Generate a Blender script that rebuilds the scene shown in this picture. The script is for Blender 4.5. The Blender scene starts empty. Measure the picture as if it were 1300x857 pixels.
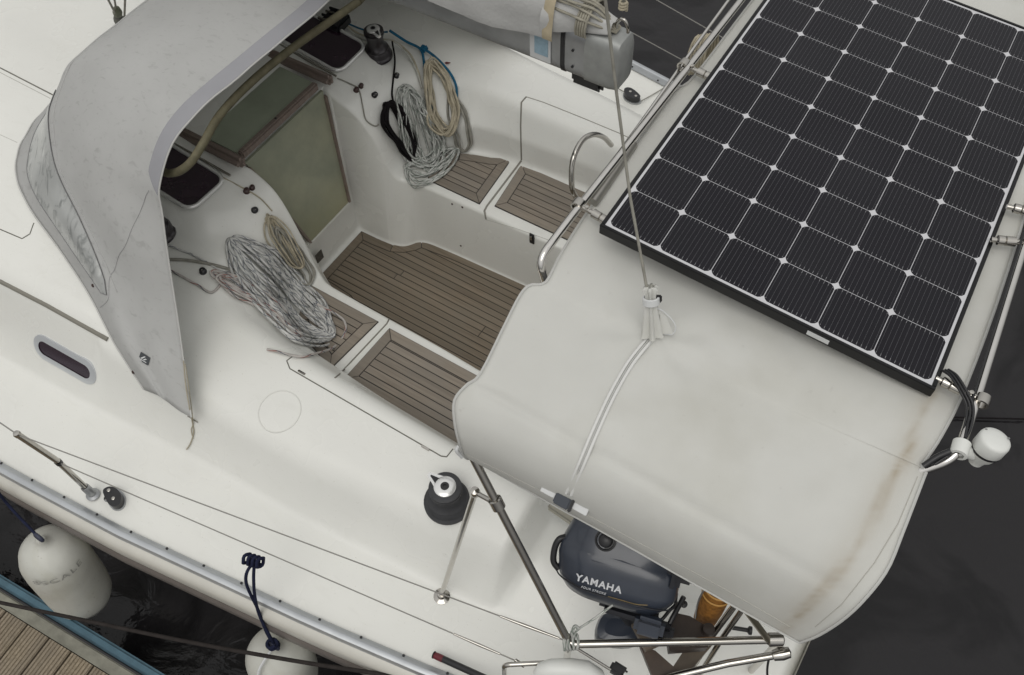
import bpy, bmesh, math, random
import numpy as np
from mathutils import Vector, Matrix, geometry
from mathutils.bvhtree import BVHTree
random.seed(7); rng = np.random.RandomState(11)
sc = bpy.context.scene
col = sc.collection
PI = math.pi

# ------------------------------------------------------------------ camera
CX, CY = 650.0, 428.5
V1 = np.array([-2400., -1150.]); V2 = np.array([2000., -1380.])
CC = np.array([CX, CY])
F = math.sqrt(-float((V1-CC) @ (V2-CC)))
def nrm(v):
    v = np.asarray(v, float); return v/np.linalg.norm(v)
def _d(p): return nrm([p[0]-CX, -(p[1]-CY), -F])
_X = -_d(V1); _Y = _d(V2); _Z = np.cross(_X, _Y)
R = np.array([_X, _Y, _Z])
CAM = np.array([0., 0., 4.0483])
def ray(px, py): return R @ _d((px, py))
def at(px, py, z):
    """point of the place seen at that pixel of the photo, at height z"""
    r = ray(px, py); return CAM + r*((z-CAM[2])/r[2])
cd = bpy.data.cameras.new('camera'); cam = bpy.data.objects.new('camera', cd); col.objects.link(cam)
cd.sensor_width = 36; cd.lens = 36*F/1300; cd.clip_end = 2000; cd.clip_start = .05
cam.matrix_world = Matrix([[*R[0], CAM[0]], [*R[1], CAM[1]], [*R[2], CAM[2]], [0, 0, 0, 1]])
sc.camera = cam
YC = 2.095      # the boat's centre line; +x aft, +y starboard, z=0 the cockpit sole

# ------------------------------------------------------------------ mesh helper
class M:
    def __init__(s): s.v = []; s.f = []; s.sm = []; s.uv = {}; s.att = {}; s.mi = []
    def add(s, verts, faces, smooth=True, uvs=None, att=None, mi=0):
        b = len(s.v); s.v.extend([tuple(map(float, p)) for p in verts])
        for k, f in enumerate(faces):
            s.f.append([b+i for i in f]); s.sm.append(smooth); s.mi.append(mi)
            if uvs is not None: s.uv[len(s.f)-1] = uvs[k]
        if att is not None:
            for i, a in enumerate(att): s.att[b+i] = float(a)
        return s
    def grid(s, P, smooth=True, closed_u=False, flip=False, att=None, mi=0):
        P = np.asarray(P); n, m = P.shape[:2]
        fs = []
        for i in range(n-1):
            for j in range(m-1 if not closed_u else m):
                j2 = (j+1) % m
                q = (i*m+j, i*m+j2, (i+1)*m+j2, (i+1)*m+j)
                fs.append(q[::-1] if flip else q)
        return s.add(P.reshape(-1, 3), fs, smooth, att=None if att is None else np.asarray(att).reshape(-1), mi=mi)
    def tube(s, pts, r, seg=10, closed=False, cap=True, mi=0):
        P = [np.asarray(p, float) for p in pts]; n = len(P)
        rr = r if hasattr(r, '__len__') else [r]*n
        T = []
        for i in range(n):
            a = P[i-1] if (i > 0 or closed) else P[0]
            b = P[(i+1) % n] if (i < n-1 or closed) else P[-1]
            d = b-a; l = np.linalg.norm(d); T.append(d/l if l > 1e-9 else np.array([0, 0, 1.]))
        u = np.cross(T[0], [0, 0, 1.]);
        if np.linalg.norm(u) < 1e-3: u = np.cross(T[0], [0, 1., 0])
        u = nrm(u); ln = 0; V = []; L = []
        for i in range(n):
            if i: ln += np.linalg.norm(P[i]-P[i-1])
            u = u - T[i]*(u @ T[i]); u = nrm(u); w = np.cross(T[i], u)
            L.append(ln/(2*PI*max(np.mean(rr), 1e-5)))
            for k in range(seg):
                a = 2*PI*k/seg; V.append(P[i]+(u*math.cos(a)+w*math.sin(a))*rr[i])
        fs = []; uv = []
        for i in range(n if closed else n-1):
            i2 = (i+1) % n; l2 = L[i2] if i2 else L[i]+.2
            for k in range(seg):
                k2 = (k+1) % seg
                fs.append((i*seg+k, i*seg+k2, i2*seg+k2, i2*seg+k))
                uv.append([(k/seg, L[i]), ((k+1)/seg, L[i]), ((k+1)/seg, l2), (k/seg, l2)])
        if cap and not closed:
            fs.append(tuple(range(seg))[::-1]); uv.append([(0, 0)]*seg)
            fs.append(tuple((n-1)*seg+k for k in range(seg))); uv.append([(0, 0)]*seg)
        return s.add(V, fs, True, uv, mi=mi)
    def lathe(s, prof, o=(0, 0, 0), axis=(0, 0, 1), seg=28, mi=0):
        """prof: list of (radius, height) along axis"""
        o = np.asarray(o, float); w = nrm(axis)
        u = np.cross(w, [0, 1., 0]);
        if np.linalg.norm(u) < 1e-3: u = np.cross(w, [1., 0, 0])
        u = nrm(u); v = np.cross(w, u)
        V = [[o+w*h+(u*math.cos(2*PI*k/seg)+v*math.sin(2*PI*k/seg))*max(r, 1e-4) for k in range(seg)] for r, h in prof]
        s.grid(np.array(V), True, closed_u=True, mi=mi)
        return s
    def box(s, c, size, ax=None, bev=0.0, mi=0):
        """rounded-edge box; ax = three axis vectors"""
        c = np.asarray(c, float); h = np.asarray(size, float)/2
        A = np.eye(3) if ax is None else np.array([nrm(a) for a in ax])
        bm = bmesh.new(); bmesh.ops.create_cube(bm, size=2)
        for v in bm.verts: v.co = Vector((v.co.x*h[0], v.co.y*h[1], v.co.z*h[2]))
        if bev > 0: bmesh.ops.bevel(bm, geom=bm.edges[:], offset=min(bev, min(h)*.9), segments=2, affect='EDGES')
        bm.verts.ensure_lookup_table(); bm.verts.index_update()
        V = [c+A.T @ np.array(v.co) for v in bm.verts]
        s.add(V, [[v.index for v in f.verts] for f in bm.faces], False, mi=mi); bm.free()
        return s
    def poly(s, pts, smooth=False, mi=0):
        """flat (possibly concave) polygon, triangulated"""
        tri = geometry.tessellate_polygon([[Vector(p) for p in pts]])
        P = [np.asarray(p, float) for p in pts]
        fs = []
        for t in tri:
            a, b, c = (P[i] for i in t)
            fs.append(t if np.cross(b-a, c-a)[2] >= 0 else t[::-1])
        return s.add(pts, fs, smooth, mi=mi)
    def prism(s, pts, dvec, mi=0, smooth=False):
        """polygon extruded by -dvec below its face"""
        n = len(pts); d = np.asarray(dvec, float)
        top = [np.asarray(p, float) for p in pts]; bot = [p-d for p in top]
        tri = geometry.tessellate_polygon([[Vector(p) for p in top]])
        fs = []
        nn = nrm(d)
        for t in tri:
            a, b, c = (top[i] for i in t)
            fs.append(tuple(t) if np.cross(b-a, c-a) @ nn >= 0 else tuple(t[::-1]))
        s.add(top, fs, smooth, mi=mi)
        s.add(bot, [f[::-1] for f in fs], smooth, mi=mi)
        area = sum(np.cross(top[i], top[(i+1) % n]) @ nn for i in range(n))
        sd = []
        for i in range(n):
            j = (i+1) % n
            q = (i, n+i, n+j, j)
            sd.append(q if area > 0 else q[::-1])
        s.add(top+bot, sd, smooth, mi=mi)
        return s
    def obj(s, name, mat, parent=None, label=None, attname='stain'):
        me = bpy.data.meshes.new(name)
        V = np.array(s.v); c = (V.min(0)+V.max(0))/2
        me.from_pydata((V-c).tolist(), [], s.f)
        me.polygons.foreach_set('use_smooth', s.sm)
        mats = mat if isinstance(mat, (list, tuple)) else [mat]
        for m_ in mats: me.materials.append(m_)
        if len(mats) > 1: me.polygons.foreach_set('material_index', s.mi)
        if s.uv:
            ul = me.uv_layers.new(name='UVMap')
            for p in me.polygons:
                u = s.uv.get(p.index)
                if u:
                    for k, li in enumerate(p.loop_indices): ul.data[li].uv = u[k]
        if s.att:
            a = me.attributes.new(attname, 'FLOAT', 'POINT')
            for i, x in s.att.items(): a.data[i].value = x
        me.update()
        me.set_sharp_from_angle(angle=math.radians(48))
        o = bpy.data.objects.new(name, me); col.objects.link(o)
        if parent is not None:
            o.parent = parent; w = Vector((0, 0, 0)); p = parent
            while p is not None: w += p.location; p = p.parent
            o.location = Vector(c)-w
        else: o.location = Vector(c)
        if label: o['label'] = label
        return o

def thing(name, label, cat, loc, group=None):
    o = bpy.data.objects.new(name, None); col.objects.link(o); o.location = Vector([float(a) for a in loc])
    o.empty_display_size = .1
    o['label'] = label; o['category'] = cat
    if group: o['group'] = group
    return o
def tag(o, label, cat, group=None):
    o['label'] = label; o['category'] = cat
    if group: o['group'] = group
    return o
def cr(pts, n=6, closed=False):
    """Catmull-Rom through points"""
    P = [np.asarray(p, float) for p in pts]; N = len(P); out = []
    if N == 2: return [P[0]+(P[1]-P[0])*t for t in np.linspace(0, 1, n+1)]
    for i in range(N if closed else N-1):
        p1, p2 = P[i], P[(i+1) % N]
        p0 = P[i-1] if (i > 0 or closed) else 2*p1-p2
        p3 = P[(i+2) % N] if (i+2 < N or closed) else 2*p2-p1
        for k in range(n):
            t = k/n
            out.append(.5*((2*p1)+(-p0+p2)*t+(2*p0-5*p1+4*p2-p3)*t*t+(-p0+3*p1-3*p2+p3)*t**3))
    if not closed: out.append(P[-1])
    return out
def fillet(pts, rad, ns=6, mid=2):
    """polyline with rounded corners, fixed number of samples"""
    P = [np.asarray(p, float) for p in pts]; n = len(P); out = [P[0]]
    L = [np.linalg.norm(P[i+1]-P[i]) for i in range(n-1)]
    ends = []
    prev = P[0]
    for i in range(1, n-1):
        r = rad[i] if hasattr(rad, '__len__') else rad
        ra = min(r, .46*L[i-1]); rb = min(r, .46*L[i])
        a = P[i]+(P[i-1]-P[i])*(ra/max(L[i-1], 1e-9)); b = P[i]+(P[i+1]-P[i])*(rb/max(L[i], 1e-9))
        for k in range(1, mid+1): out.append(prev+(a-prev)*k/(mid+1))
        for k in range(ns+1):
            t = k/ns; out.append(a*(1-t)**2+2*P[i]*t*(1-t)+b*t*t)
        prev = b
    for k in range(1, mid+1): out.append(prev+(P[-1]-prev)*k/(mid+1))
    out.append(P[-1])
    return out
def bent(pts, r=.05, ns=6): return fillet(pts, r, ns, 1)

# ------------------------------------------------------------------ materials
def mat(name, base, rough=.5, metal=0., noise=0., nscale=6., bump=0., bscale=80., col2=None, coat=0., spec=.5, stretch=None, trans=0., detail=4, bdist=.002):
    m = bpy.data.materials.new(name); m.use_nodes = True; nt = m.node_tree; N = nt.nodes; L = nt.links
    b = N['Principled BSDF']; b.inputs['Roughness'].default_value = rough; b.inputs['Metallic'].default_value = metal
    b.inputs['Base Color'].default_value = (*base, 1)
    b.inputs['Specular IOR Level'].default_value = spec
    if coat: b.inputs['Coat Weight'].default_value = coat; b.inputs['Coat Roughness'].default_value = .1
    if trans: b.inputs['Transmission Weight'].default_value = trans
    tc = N.new('ShaderNodeTexCoord'); mp = N.new('ShaderNodeMapping'); L.new(tc.outputs['Object'], mp.inputs['Vector'])
    if stretch: mp.inputs['Scale'].default_value = stretch
    if noise > 0 or col2:
        t = N.new('ShaderNodeTexNoise'); t.inputs['Scale'].default_value = nscale; t.inputs['Detail'].default_value = detail
        t.inputs['Roughness'].default_value = .6
        L.new(mp.outputs[0], t.inputs['Vector'])
        rp = N.new('ShaderNodeValToRGB'); L.new(t.outputs['Fac'], rp.inputs['Fac'])
        c2 = col2 if col2 else tuple(x*(1-noise) for x in base)
        rp.color_ramp.elements[0].position = .34; rp.color_ramp.elements[0].color = (*c2, 1)
        rp.color_ramp.elements[1].position = .66; rp.color_ramp.elements[1].color = (*base, 1)
        L.new(rp.outputs[0], b.inputs['Base Color'])
        mm = N.new('ShaderNodeMapRange'); mm.inputs['To Min'].default_value = min(1, rough*1.25); mm.inputs['To Max'].default_value = rough*.85
        L.new(t.outputs['Fac'], mm.inputs['Value']); L.new(mm.outputs[0], b.inputs['Roughness'])
    if bump > 0:
        t2 = N.new('ShaderNodeTexNoise'); t2.inputs['Scale'].default_value = bscale; t2.inputs['Detail'].default_value = 3
        L.new(mp.outputs[0], t2.inputs['Vector'])
        bp = N.new('ShaderNodeBump'); bp.inputs['Strength'].default_value = bump; bp.inputs['Distance'].default_value = bdist
        L.new(t2.outputs['Fac'], bp.inputs['Height']); L.new(bp.outputs[0], b.inputs['Normal'])
    return m
def mixin(m, fac_socket_fn, color):
    """lay another colour over a material's base colour"""
    nt = m.node_tree; N = nt.nodes; L = nt.links; b = N['Principled BSDF']
    mx = N.new('ShaderNodeMix'); mx.data_type = 'RGBA'
    inp = b.inputs['Base Color']
    if inp.links: L.new(inp.links[0].from_socket, mx.inputs[6])
    else: mx.inputs[6].default_value = inp.default_value
    mx.inputs[7].default_value = (*color, 1)
    L.new(fac_socket_fn(nt), mx.inputs[0]); L.new(mx.outputs[2], inp)
def noise_fac(scale, lo, hi, detail=5, stretch=(1, 1, 1), dist=0., strength=1.):
    def fn(nt):
        N = nt.nodes; L = nt.links
        tc = N.new('ShaderNodeTexCoord'); mp = N.new('ShaderNodeMapping'); mp.inputs['Scale'].default_value = stretch
        L.new(tc.outputs['Object'], mp.inputs['Vector'])
        t = N.new('ShaderNodeTexNoise'); t.inputs['Scale'].default_value = scale; t.inputs['Detail'].default_value = detail; t.inputs['Distortion'].default_value = dist
        L.new(mp.outputs[0], t.inputs['Vector'])
        r = N.new('ShaderNodeMapRange'); r.inputs['From Min'].default_value = lo; r.inputs['From Max'].default_value = hi; r.inputs['To Max'].default_value = strength
        L.new(t.outputs['Fac'], r.inputs['Value']); return r.outputs[0]
    return fn
def att_fac(name='stain', nscale=14.):
    def fn(nt):
        N = nt.nodes; L = nt.links
        a = N.new('ShaderNodeAttribute'); a.attribute_name = name
        tc = N.new('ShaderNodeTexCoord'); t = N.new('ShaderNodeTexNoise'); t.inputs['Scale'].default_value = nscale; t.inputs['Detail'].default_value = 5
        L.new(tc.outputs['Object'], t.inputs['Vector'])
        mu = N.new('ShaderNodeMath'); mu.operation = 'MULTIPLY'; mr = N.new('ShaderNodeMapRange')
        mr.inputs['From Min'].default_value = .15; mr.inputs['From Max'].default_value = .52; L.new(t.outputs['Fac'], mr.inputs['Value'])
        L.new(a.outputs['Fac'], mu.inputs[0]); L.new(mr.outputs[0], mu.inputs[1]); return mu.outputs[0]
    return fn

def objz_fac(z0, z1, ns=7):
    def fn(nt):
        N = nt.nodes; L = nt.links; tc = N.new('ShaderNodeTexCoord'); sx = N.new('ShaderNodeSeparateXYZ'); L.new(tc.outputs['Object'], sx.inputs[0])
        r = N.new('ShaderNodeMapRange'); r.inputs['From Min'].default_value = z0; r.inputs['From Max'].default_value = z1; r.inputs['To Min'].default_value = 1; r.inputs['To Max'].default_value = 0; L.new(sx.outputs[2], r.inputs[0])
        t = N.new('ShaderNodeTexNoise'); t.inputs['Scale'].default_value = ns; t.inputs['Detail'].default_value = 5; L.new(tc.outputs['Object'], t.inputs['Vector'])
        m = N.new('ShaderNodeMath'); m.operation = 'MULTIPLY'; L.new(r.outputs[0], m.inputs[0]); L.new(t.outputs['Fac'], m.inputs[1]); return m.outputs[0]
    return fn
def island_fac(s):
    def fn(nt):
        N = nt.nodes; L = nt.links; g = N.new('ShaderNodeNewGeometry'); m = N.new('ShaderNodeMath'); m.operation = 'MULTIPLY'; m.inputs[1].default_value = s; L.new(g.outputs['Random Per Island'], m.inputs[0]); return m.outputs[0]
    return fn
gel = mat('gelcoat', (.76, .76, .72), .26, noise=.05, nscale=1.6, bump=.04, bscale=5, bdist=.01)
mixin(gel, noise_fac(9, .56, .8, 8, (1, 3, 1), .6, .2), (.60, .59, .54))
mixin(gel, noise_fac(150, .70, .76, 2, strength=.5), (.4, .37, .31))
hullm = mat('hull_gelcoat', (.60, .585, .53), .3, noise=.12, nscale=3)
taupe = mat('hull_stripe', (.17, .15, .14), .4, noise=.2)
groove = mat('joint_dark', (.14, .135, .115), .7)  # dark tone of the moulded joint lines
caulk = mat('caulking', (.018, .016, .015), .6)
# weathered teak, one tone per board
def teak_mat(name, a, b, c):
    m = bpy.data.materials.new(name); m.use_nodes = True; nt = m.node_tree; N = nt.nodes; L = nt.links; p = N['Principled BSDF']
    tc = N.new('ShaderNodeTexCoord'); g = N.new('ShaderNodeNewGeometry')
    mp = N.new('ShaderNodeMapping'); mp.inputs['Scale'].default_value = (4, 90, 4); L.new(tc.outputs['Object'], mp.inputs[0])
    ad = N.new('ShaderNodeVectorMath'); ad.operation = 'ADD'; L.new(mp.outputs[0], ad.inputs[0])
    sc_ = N.new('ShaderNodeMath'); sc_.operation = 'MULTIPLY'; sc_.inputs[1].default_value = 37.; L.new(g.outputs['Random Per Island'], sc_.inputs[0]); L.new(sc_.outputs[0], ad.inputs[1])
    t = N.new('ShaderNodeTexNoise'); t.inputs['Scale'].default_value = 1.; t.inputs['Detail'].default_value = 6; t.inputs['Distortion'].default_value = .5; L.new(ad.outputs[0], t.inputs['Vector'])
    r = N.new('ShaderNodeValToRGB'); e = r.color_ramp.elements; e[0].position = .3; e[0].color = (*a, 1); e[1].position = .7; e[1].color = (*b, 1); L.new(t.outputs['Fac'], r.inputs[0])
    t2 = N.new('ShaderNodeTexNoise'); t2.inputs['Scale'].default_value = 5; t2.inputs['Detail'].default_value = 5; L.new(tc.outputs['Object'], t2.inputs['Vector'])
    mr = N.new('ShaderNodeMapRange'); mr.inputs['From Min'].default_value = .35; mr.inputs['From Max'].default_value = .7; L.new(t2.outputs['Fac'], mr.inputs[0])
    mx = N.new('ShaderNodeMix'); mx.data_type = 'RGBA'; L.new(mr.outputs[0], mx.inputs[0]); L.new(r.outputs[0], mx.inputs[6]); mx.inputs[7].default_value = (*c, 1)
    hs = N.new('ShaderNodeHueSaturation'); L.new(mx.outputs[2], hs.inputs['Color'])
    m3 = N.new('ShaderNodeMapRange'); m3.inputs['To Min'].default_value = .86; m3.inputs['To Max'].default_value = 1.12; L.new(g.outputs['Random Per Island'], m3.inputs[0]); L.new(m3.outputs[0], hs.inputs['Value'])
    L.new(hs.outputs[0], p.inputs['Base Color']); p.inputs['Roughness'].default_value = .75
    bp = N.new('ShaderNodeBump'); bp.inputs['Strength'].default_value = .4; bp.inputs['Distance'].default_value = .001; L.new(t.outputs['Fac'], bp.inputs['Height']); L.new(bp.outputs[0], p.inputs['Normal'])
    return m
teak = teak_mat('weathered_teak', (.185, .155, .122), (.285, .245, .198), (.22, .195, .163))
teak_sole = teak_mat('brown_teak', (.145, .115, .082), (.23, .188, .138), (.18, .153, .117))
teak_trim = teak_mat('grey_teak_trim', (.15, .115, .095), (.27, .215, .18), (.20, .16, .14))
deckwood = teak_mat('decking_wood', (.17, .135, .09), (.32, .265, .19), (.215, .18, .135))
steel_hoop = mat('polished_steel_hoop', (.70, .68, .65), .12, 1., noise=.08, nscale=20)
steel = mat('stainless_steel', (.50, .48, .445), .13, 1., noise=.08, nscale=20)
alu = mat('anodised_aluminium', (.42, .43, .44), .38, .75, noise=.15, nscale=12)
alu_light = mat('aluminium_rail', (.50, .52, .54), .4, .6, noise=.12, nscale=8)
chrome = mat('polished_frame', (.78, .78, .77), .25, .55)
blackp = mat('black_plastic', (.018, .018, .02), .35, noise=.3, nscale=30)
winchm = mat('winch_black', (.024, .02, .023), .3, .2, coat=.3)
rubber = mat('grey_rubber', (.045, .046, .05), .6, noise=.3, nscale=15)
smoke = mat('smoked_acrylic', (.034, .018, .030), .12, noise=.3, nscale=8, coat=.5)
perspex = mat('green_acrylic_board', (.33, .335, .245), .3, noise=.2, nscale=4, col2=(.24, .258, .195))
mixin(perspex, noise_fac(60, .62, .75, 4, (1, 1, .3), strength=.25), (.2, .2, .15))
perspex2 = mat('green_acrylic_hatch', (.34, .38, .29), .3, noise=.2, nscale=4)
bimm = mat('white_canvas', (.68, .68, .645), .85, noise=.06, nscale=3, bump=.25, bscale=420, spec=.15)
mixin(bimm, noise_fac(3.2, .5, .8, 6, strength=.5), (.49, .48, .42))
mixin(bimm, noise_fac(34, .68, .8, 4, strength=.25), (.36, .34, .30))
mixin(bimm, att_fac('stain', 7), (.40, .34, .25))
hoodm = mat('grey_canvas', (.61, .61, .60), .9, noise=.07, nscale=3, bump=.25, bscale=420, spec=.15)
mixin(hoodm, noise_fac(26, .57, .72, 6, (1, 2.4, 1), .8, .32), (.27, .27, .26))
mixin(hoodm, noise_fac(5, .5, .75, 6, strength=.15), (.38, .385, .37))
hoodd = mat('grey_canvas_band', (.32, .32, .34), .9, noise=.08, nscale=5, bump=.2, bscale=420, spec=.15)
def window_mat():
    m = mat('clear_vinyl', (.42, .43, .42), .25, noise=.2, nscale=5, coat=.3)
    mixin(m, noise_fac(16, .52, .64, 7, (1.3, .55, .8), 1.2, .75), (.17, .18, .175))
    mixin(m, noise_fac(9, .6, .7, 6, (1.5, .5, 1), .8, .7), (.60, .61, .59))
    return m
vinyl = window_mat()
piping = mat('piping_canvas', (.50, .50, .48), .8)
bowtube = mat('algae_sleeve', (.135, .12, .07), .7, noise=.35, nscale=30, bump=.3, bscale=120)
mixin(bowtube, noise_fac(22, .5, .7, 6, strength=.7), (.11, .105, .06))
celm = mat('solar_cell', (.007, .0062, .0105), .15, noise=.3, nscale=1.2, spec=.25)
mixin(celm, island_fac(.8), (.009, .0085, .012))
mixin(celm, noise_fac(3, .5, .8, 6, strength=.25), (.024, .024, .026))
backs = mat('panel_backsheet', (.56, .56, .58), .4)
busm = mat('bus_wire', (.085, .085, .095), .45)
wirem = mat('rigging_wire', (.30, .29, .27), .55, .5)
busend = mat('bus_wire_end', (.20, .20, .21), .4)
framem = mat('black_panel_frame', (.012, .012, .013), .3, .4, noise=.3, nscale=14)
whitep = mat('white_plastic', (.72, .73, .70), .4, noise=.05)
offw = mat('white_label', (.62, .63, .63), .5)
beige = mat('cream_webbing', (.50, .43, .30), .85, noise=.2, nscale=18)
bluel = mat('pale_blue_label', (.33, .47, .56), .5, noise=.2, nscale=40)
brownp = mat('brown_plastic', (.05, .025, .022), .35)
cowlm = mat('navy_cowling', (.034, .042, .060), .30, noise=.2, nscale=9, coat=.35)
cowld = mat('dark_cowling', (.012, .013, .018), .4, noise=.2, nscale=9)
lettm = mat('silver_lettering', (.62, .63, .65), .4)
goldm = mat('gold_pinstripe', (.35, .26, .12), .4)
orangem = mat('orange_mesh_bag', (.42, .18, .03), .7, noise=.5, nscale=60, bump=.5, bscale=150)
navyrope_c = (.018, .022, .05)
fendm = mat('white_fender_vinyl', (.60, .60, .55), .35, noise=.15, nscale=4, bump=.1, bscale=10, bdist=.01)
mixin(fendm, noise_fac(7, .5, .72, 7, (1, 1, .5), .6, .5), (.44, .43, .35))
mixin(fendm, noise_fac(60, .66, .74, 3, strength=.5), (.28, .26, .22))
marker = mat('faded_marker', (.34, .34, .32), .6)
bluestrip = mat('blue_fender_strip', (.07, .15, .20), .55, noise=.3, nscale=10)
dockedge = mat('weathered_edge_board', (.26, .255, .21), .8, noise=.35, nscale=12, bump=.4, bscale=40)
darkwood = mat('dark_wet_wood', (.045, .033, .027), .45, noise=.4, nscale=14, bump=.3, bscale=60)
redp = mat('red_grip', (.12, .012, .02), .4)
tan = mat('tan_cord', (.40, .36, .27), .8, noise=.2, nscale=50)

def rope_mat(name, base, fleck=None, a=.33, w=.26, b2=None):
    m = bpy.data.materials.new(name); m.use_nodes = True; nt = m.node_tree; N = nt.nodes; L = nt.links; p = N['Principled BSDF']
    p.inputs['Roughness'].default_value = .9; p.inputs['Specular IOR Level'].default_value = .15
    uv = N.new('ShaderNodeUVMap'); sx = N.new('ShaderNodeSeparateXYZ'); L.new(uv.outputs[0], sx.inputs[0])
    def fr(a_, sgn, off=0.):
        m1 = N.new('ShaderNodeMath'); m1.operation = 'MULTIPLY_ADD'; L.new(sx.outputs[1], m1.inputs[0]); m1.inputs[1].default_value = a_
        m0 = N.new('ShaderNodeMath'); m0.operation = 'MULTIPLY_ADD'; L.new(sx.outputs[0], m0.inputs[0]); m0.inputs[1].default_value = sgn; m0.inputs[2].default_value = off
        L.new(m0.outputs[0], m1.inputs[2]); f = N.new('ShaderNodeMath'); f.operation = 'FRACT'; L.new(m1.outputs[0], f.inputs[0]); return f.outputs[0]
    tc = N.new('ShaderNodeTexCoord'); t = N.new('ShaderNodeTexNoise'); t.inputs['Scale'].default_value = 25; t.inputs['Detail'].default_value = 4; L.new(tc.outputs['Object'], t.inputs['Vector'])
    r = N.new('ShaderNodeValToRGB'); r.color_ramp.elements[0].position = .35; r.color_ramp.elements[0].color = (*[x*.72 for x in base], 1); r.color_ramp.elements[1].position = .65; r.color_ramp.elements[1].color = (*base, 1)
    L.new(t.outputs['Fac'], r.inputs[0]); cur = r.outputs[0]
    for (sg, off, cc) in ([(1, 0, fleck), (-1, .4, b2 or fleck)] if fleck else []):
        f = fr(a, sg, off); lt = N.new('ShaderNodeMath'); lt.operation = 'LESS_THAN'; L.new(f, lt.inputs[0]); lt.inputs[1].default_value = w
        mx = N.new('ShaderNodeMix'); mx.data_type = 'RGBA'; L.new(lt.outputs[0], mx.inputs[0]); L.new(cur, mx.inputs[6]); mx.inputs[7].default_value = (*cc, 1); cur = mx.outputs[2]
    L.new(cur, p.inputs['Base Color'])
    f = fr(1.3, 2); bp = N.new('ShaderNodeBump'); bp.inputs['Strength'].default_value = .6; bp.inputs['Distance'].default_value = .002; L.new(f, bp.inputs['Height']); L.new(bp.outputs[0], p.inputs['Normal'])
    return m
rope_fleck = rope_mat('rope_white_dark_fleck', (.62, .62, .60), (.17, .18, .20), .36, .11)
rope_fleck2 = rope_mat('rope_grey_fleck', (.56, .57, .54), (.22, .25, .22), .4, .13)
rope_pink = rope_mat('rope_white_red_fleck', (.53, .50, .47), (.28, .12, .10), .25, .12, (.12, .13, .15))
rope_beige = rope_mat('rope_beige', (.50, .45, .34))
rope_grey = rope_mat('rope_grey', (.33, .32, .28))
rope_white = rope_mat('rope_white', (.55, .55, .50))
rope_black = rope_mat('rope_black', (.012, .010, .011))
rope_moor = rope_mat('rope_mooring', (.035, .030, .028))
rope_blue = rope_mat('rope_blue', (.02, .13, .23))
rope_navy = rope_mat('rope_navy', navyrope_c)

def translucent(m, fac, color):
    nt = m.node_tree; N = nt.nodes; L = nt.links; p = N['Principled BSDF']; out = [n for n in N if n.type == 'OUTPUT_MATERIAL'][0]
    t = N.new('ShaderNodeBsdfTranslucent'); t.inputs[0].default_value = (*color, 1); mx = N.new('ShaderNodeMixShader'); mx.inputs[0].default_value = fac
    L.new(p.outputs[0], mx.inputs[1]); L.new(t.outputs[0], mx.inputs[2]); L.new(mx.outputs[0], out.inputs[0])
translucent(hoodm, .30, (.52, .54, .50)); translucent(bimm, .16, (.55, .54, .48))

# ------------------------------------------------------------------ world and light
w = bpy.data.worlds.new('World'); sc.world = w; w.use_nodes = True
N = w.node_tree.nodes; L = w.node_tree.links
sky = N.new('ShaderNodeTexSky'); sky.sky_type = 'NISHITA'; sky.sun_disc = False
SE, SR = math.radians(66), math.radians(165)
sky.sun_elevation = SE; sky.sun_rotation = SR; sky.dust_density = 4; sky.air_density = 1.0; sky.ozone_density = 1
hs = N.new('ShaderNodeHueSaturation'); hs.inputs['Saturation'].default_value = .12
L.new(sky.outputs[0], hs.inputs['Color'])
mx = N.new('ShaderNodeMix'); mx.data_type = 'RGBA'; mx.blend_type = 'MULTIPLY'; mx.inputs[0].default_value = 1; mx.inputs[7].default_value = (1.0, .985, .965, 1)
L.new(hs.outputs[0], mx.inputs[6])
ov = N.new('ShaderNodeMix'); ov.data_type = 'RGBA'; ov.inputs[0].default_value = .7; ov.inputs[7].default_value = (5.6, 5.6, 5.45, 1)   # cloud layer over the clear sky
tcw = N.new('ShaderNodeTexCoord'); sxw = N.new('ShaderNodeSeparateXYZ'); L.new(tcw.outputs['Generated'], sxw.inputs[0])
mrw = N.new('ShaderNodeMapRange'); mrw.inputs['To Min'].default_value = 2.7; mrw.inputs['To Max'].default_value = 8.2; L.new(sxw.outputs[2], mrw.inputs[0])
cbw = N.new('ShaderNodeCombineColor'); L.new(mrw.outputs[0], cbw.inputs[0]); L.new(mrw.outputs[0], cbw.inputs[1])
mbw = N.new('ShaderNodeMath'); mbw.operation = 'MULTIPLY'; mbw.inputs[1].default_value = .985; L.new(mrw.outputs[0], mbw.inputs[0]); L.new(mbw.outputs[0], cbw.inputs[2]); L.new(cbw.outputs[0], ov.inputs[7])
L.new(mx.outputs[2], ov.inputs[6]); L.new(ov.outputs[2], N['Background'].inputs[0]); N['Background'].inputs[1].default_value = .123
sd = bpy.data.lights.new('sun', 'SUN'); sun = bpy.data.objects.new('sun', sd); col.objects.link(sun)
sd.energy = .6; sd.angle = math.radians(40); sd.color = (1, .97, .91)
az = SR
dirv = Vector((math.sin(az)*math.cos(SE), math.cos(az)*math.cos(SE), math.sin(SE)))
sun.rotation_euler = dirv.to_track_quat('Z', 'Y').to_euler(); sun.location = (0, 0, 12)
sc.view_settings.view_transform = 'Standard'; sc.view_settings.look = 'None'; sc.view_settings.exposure = 0
sc.render.engine = 'CYCLES'

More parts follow.
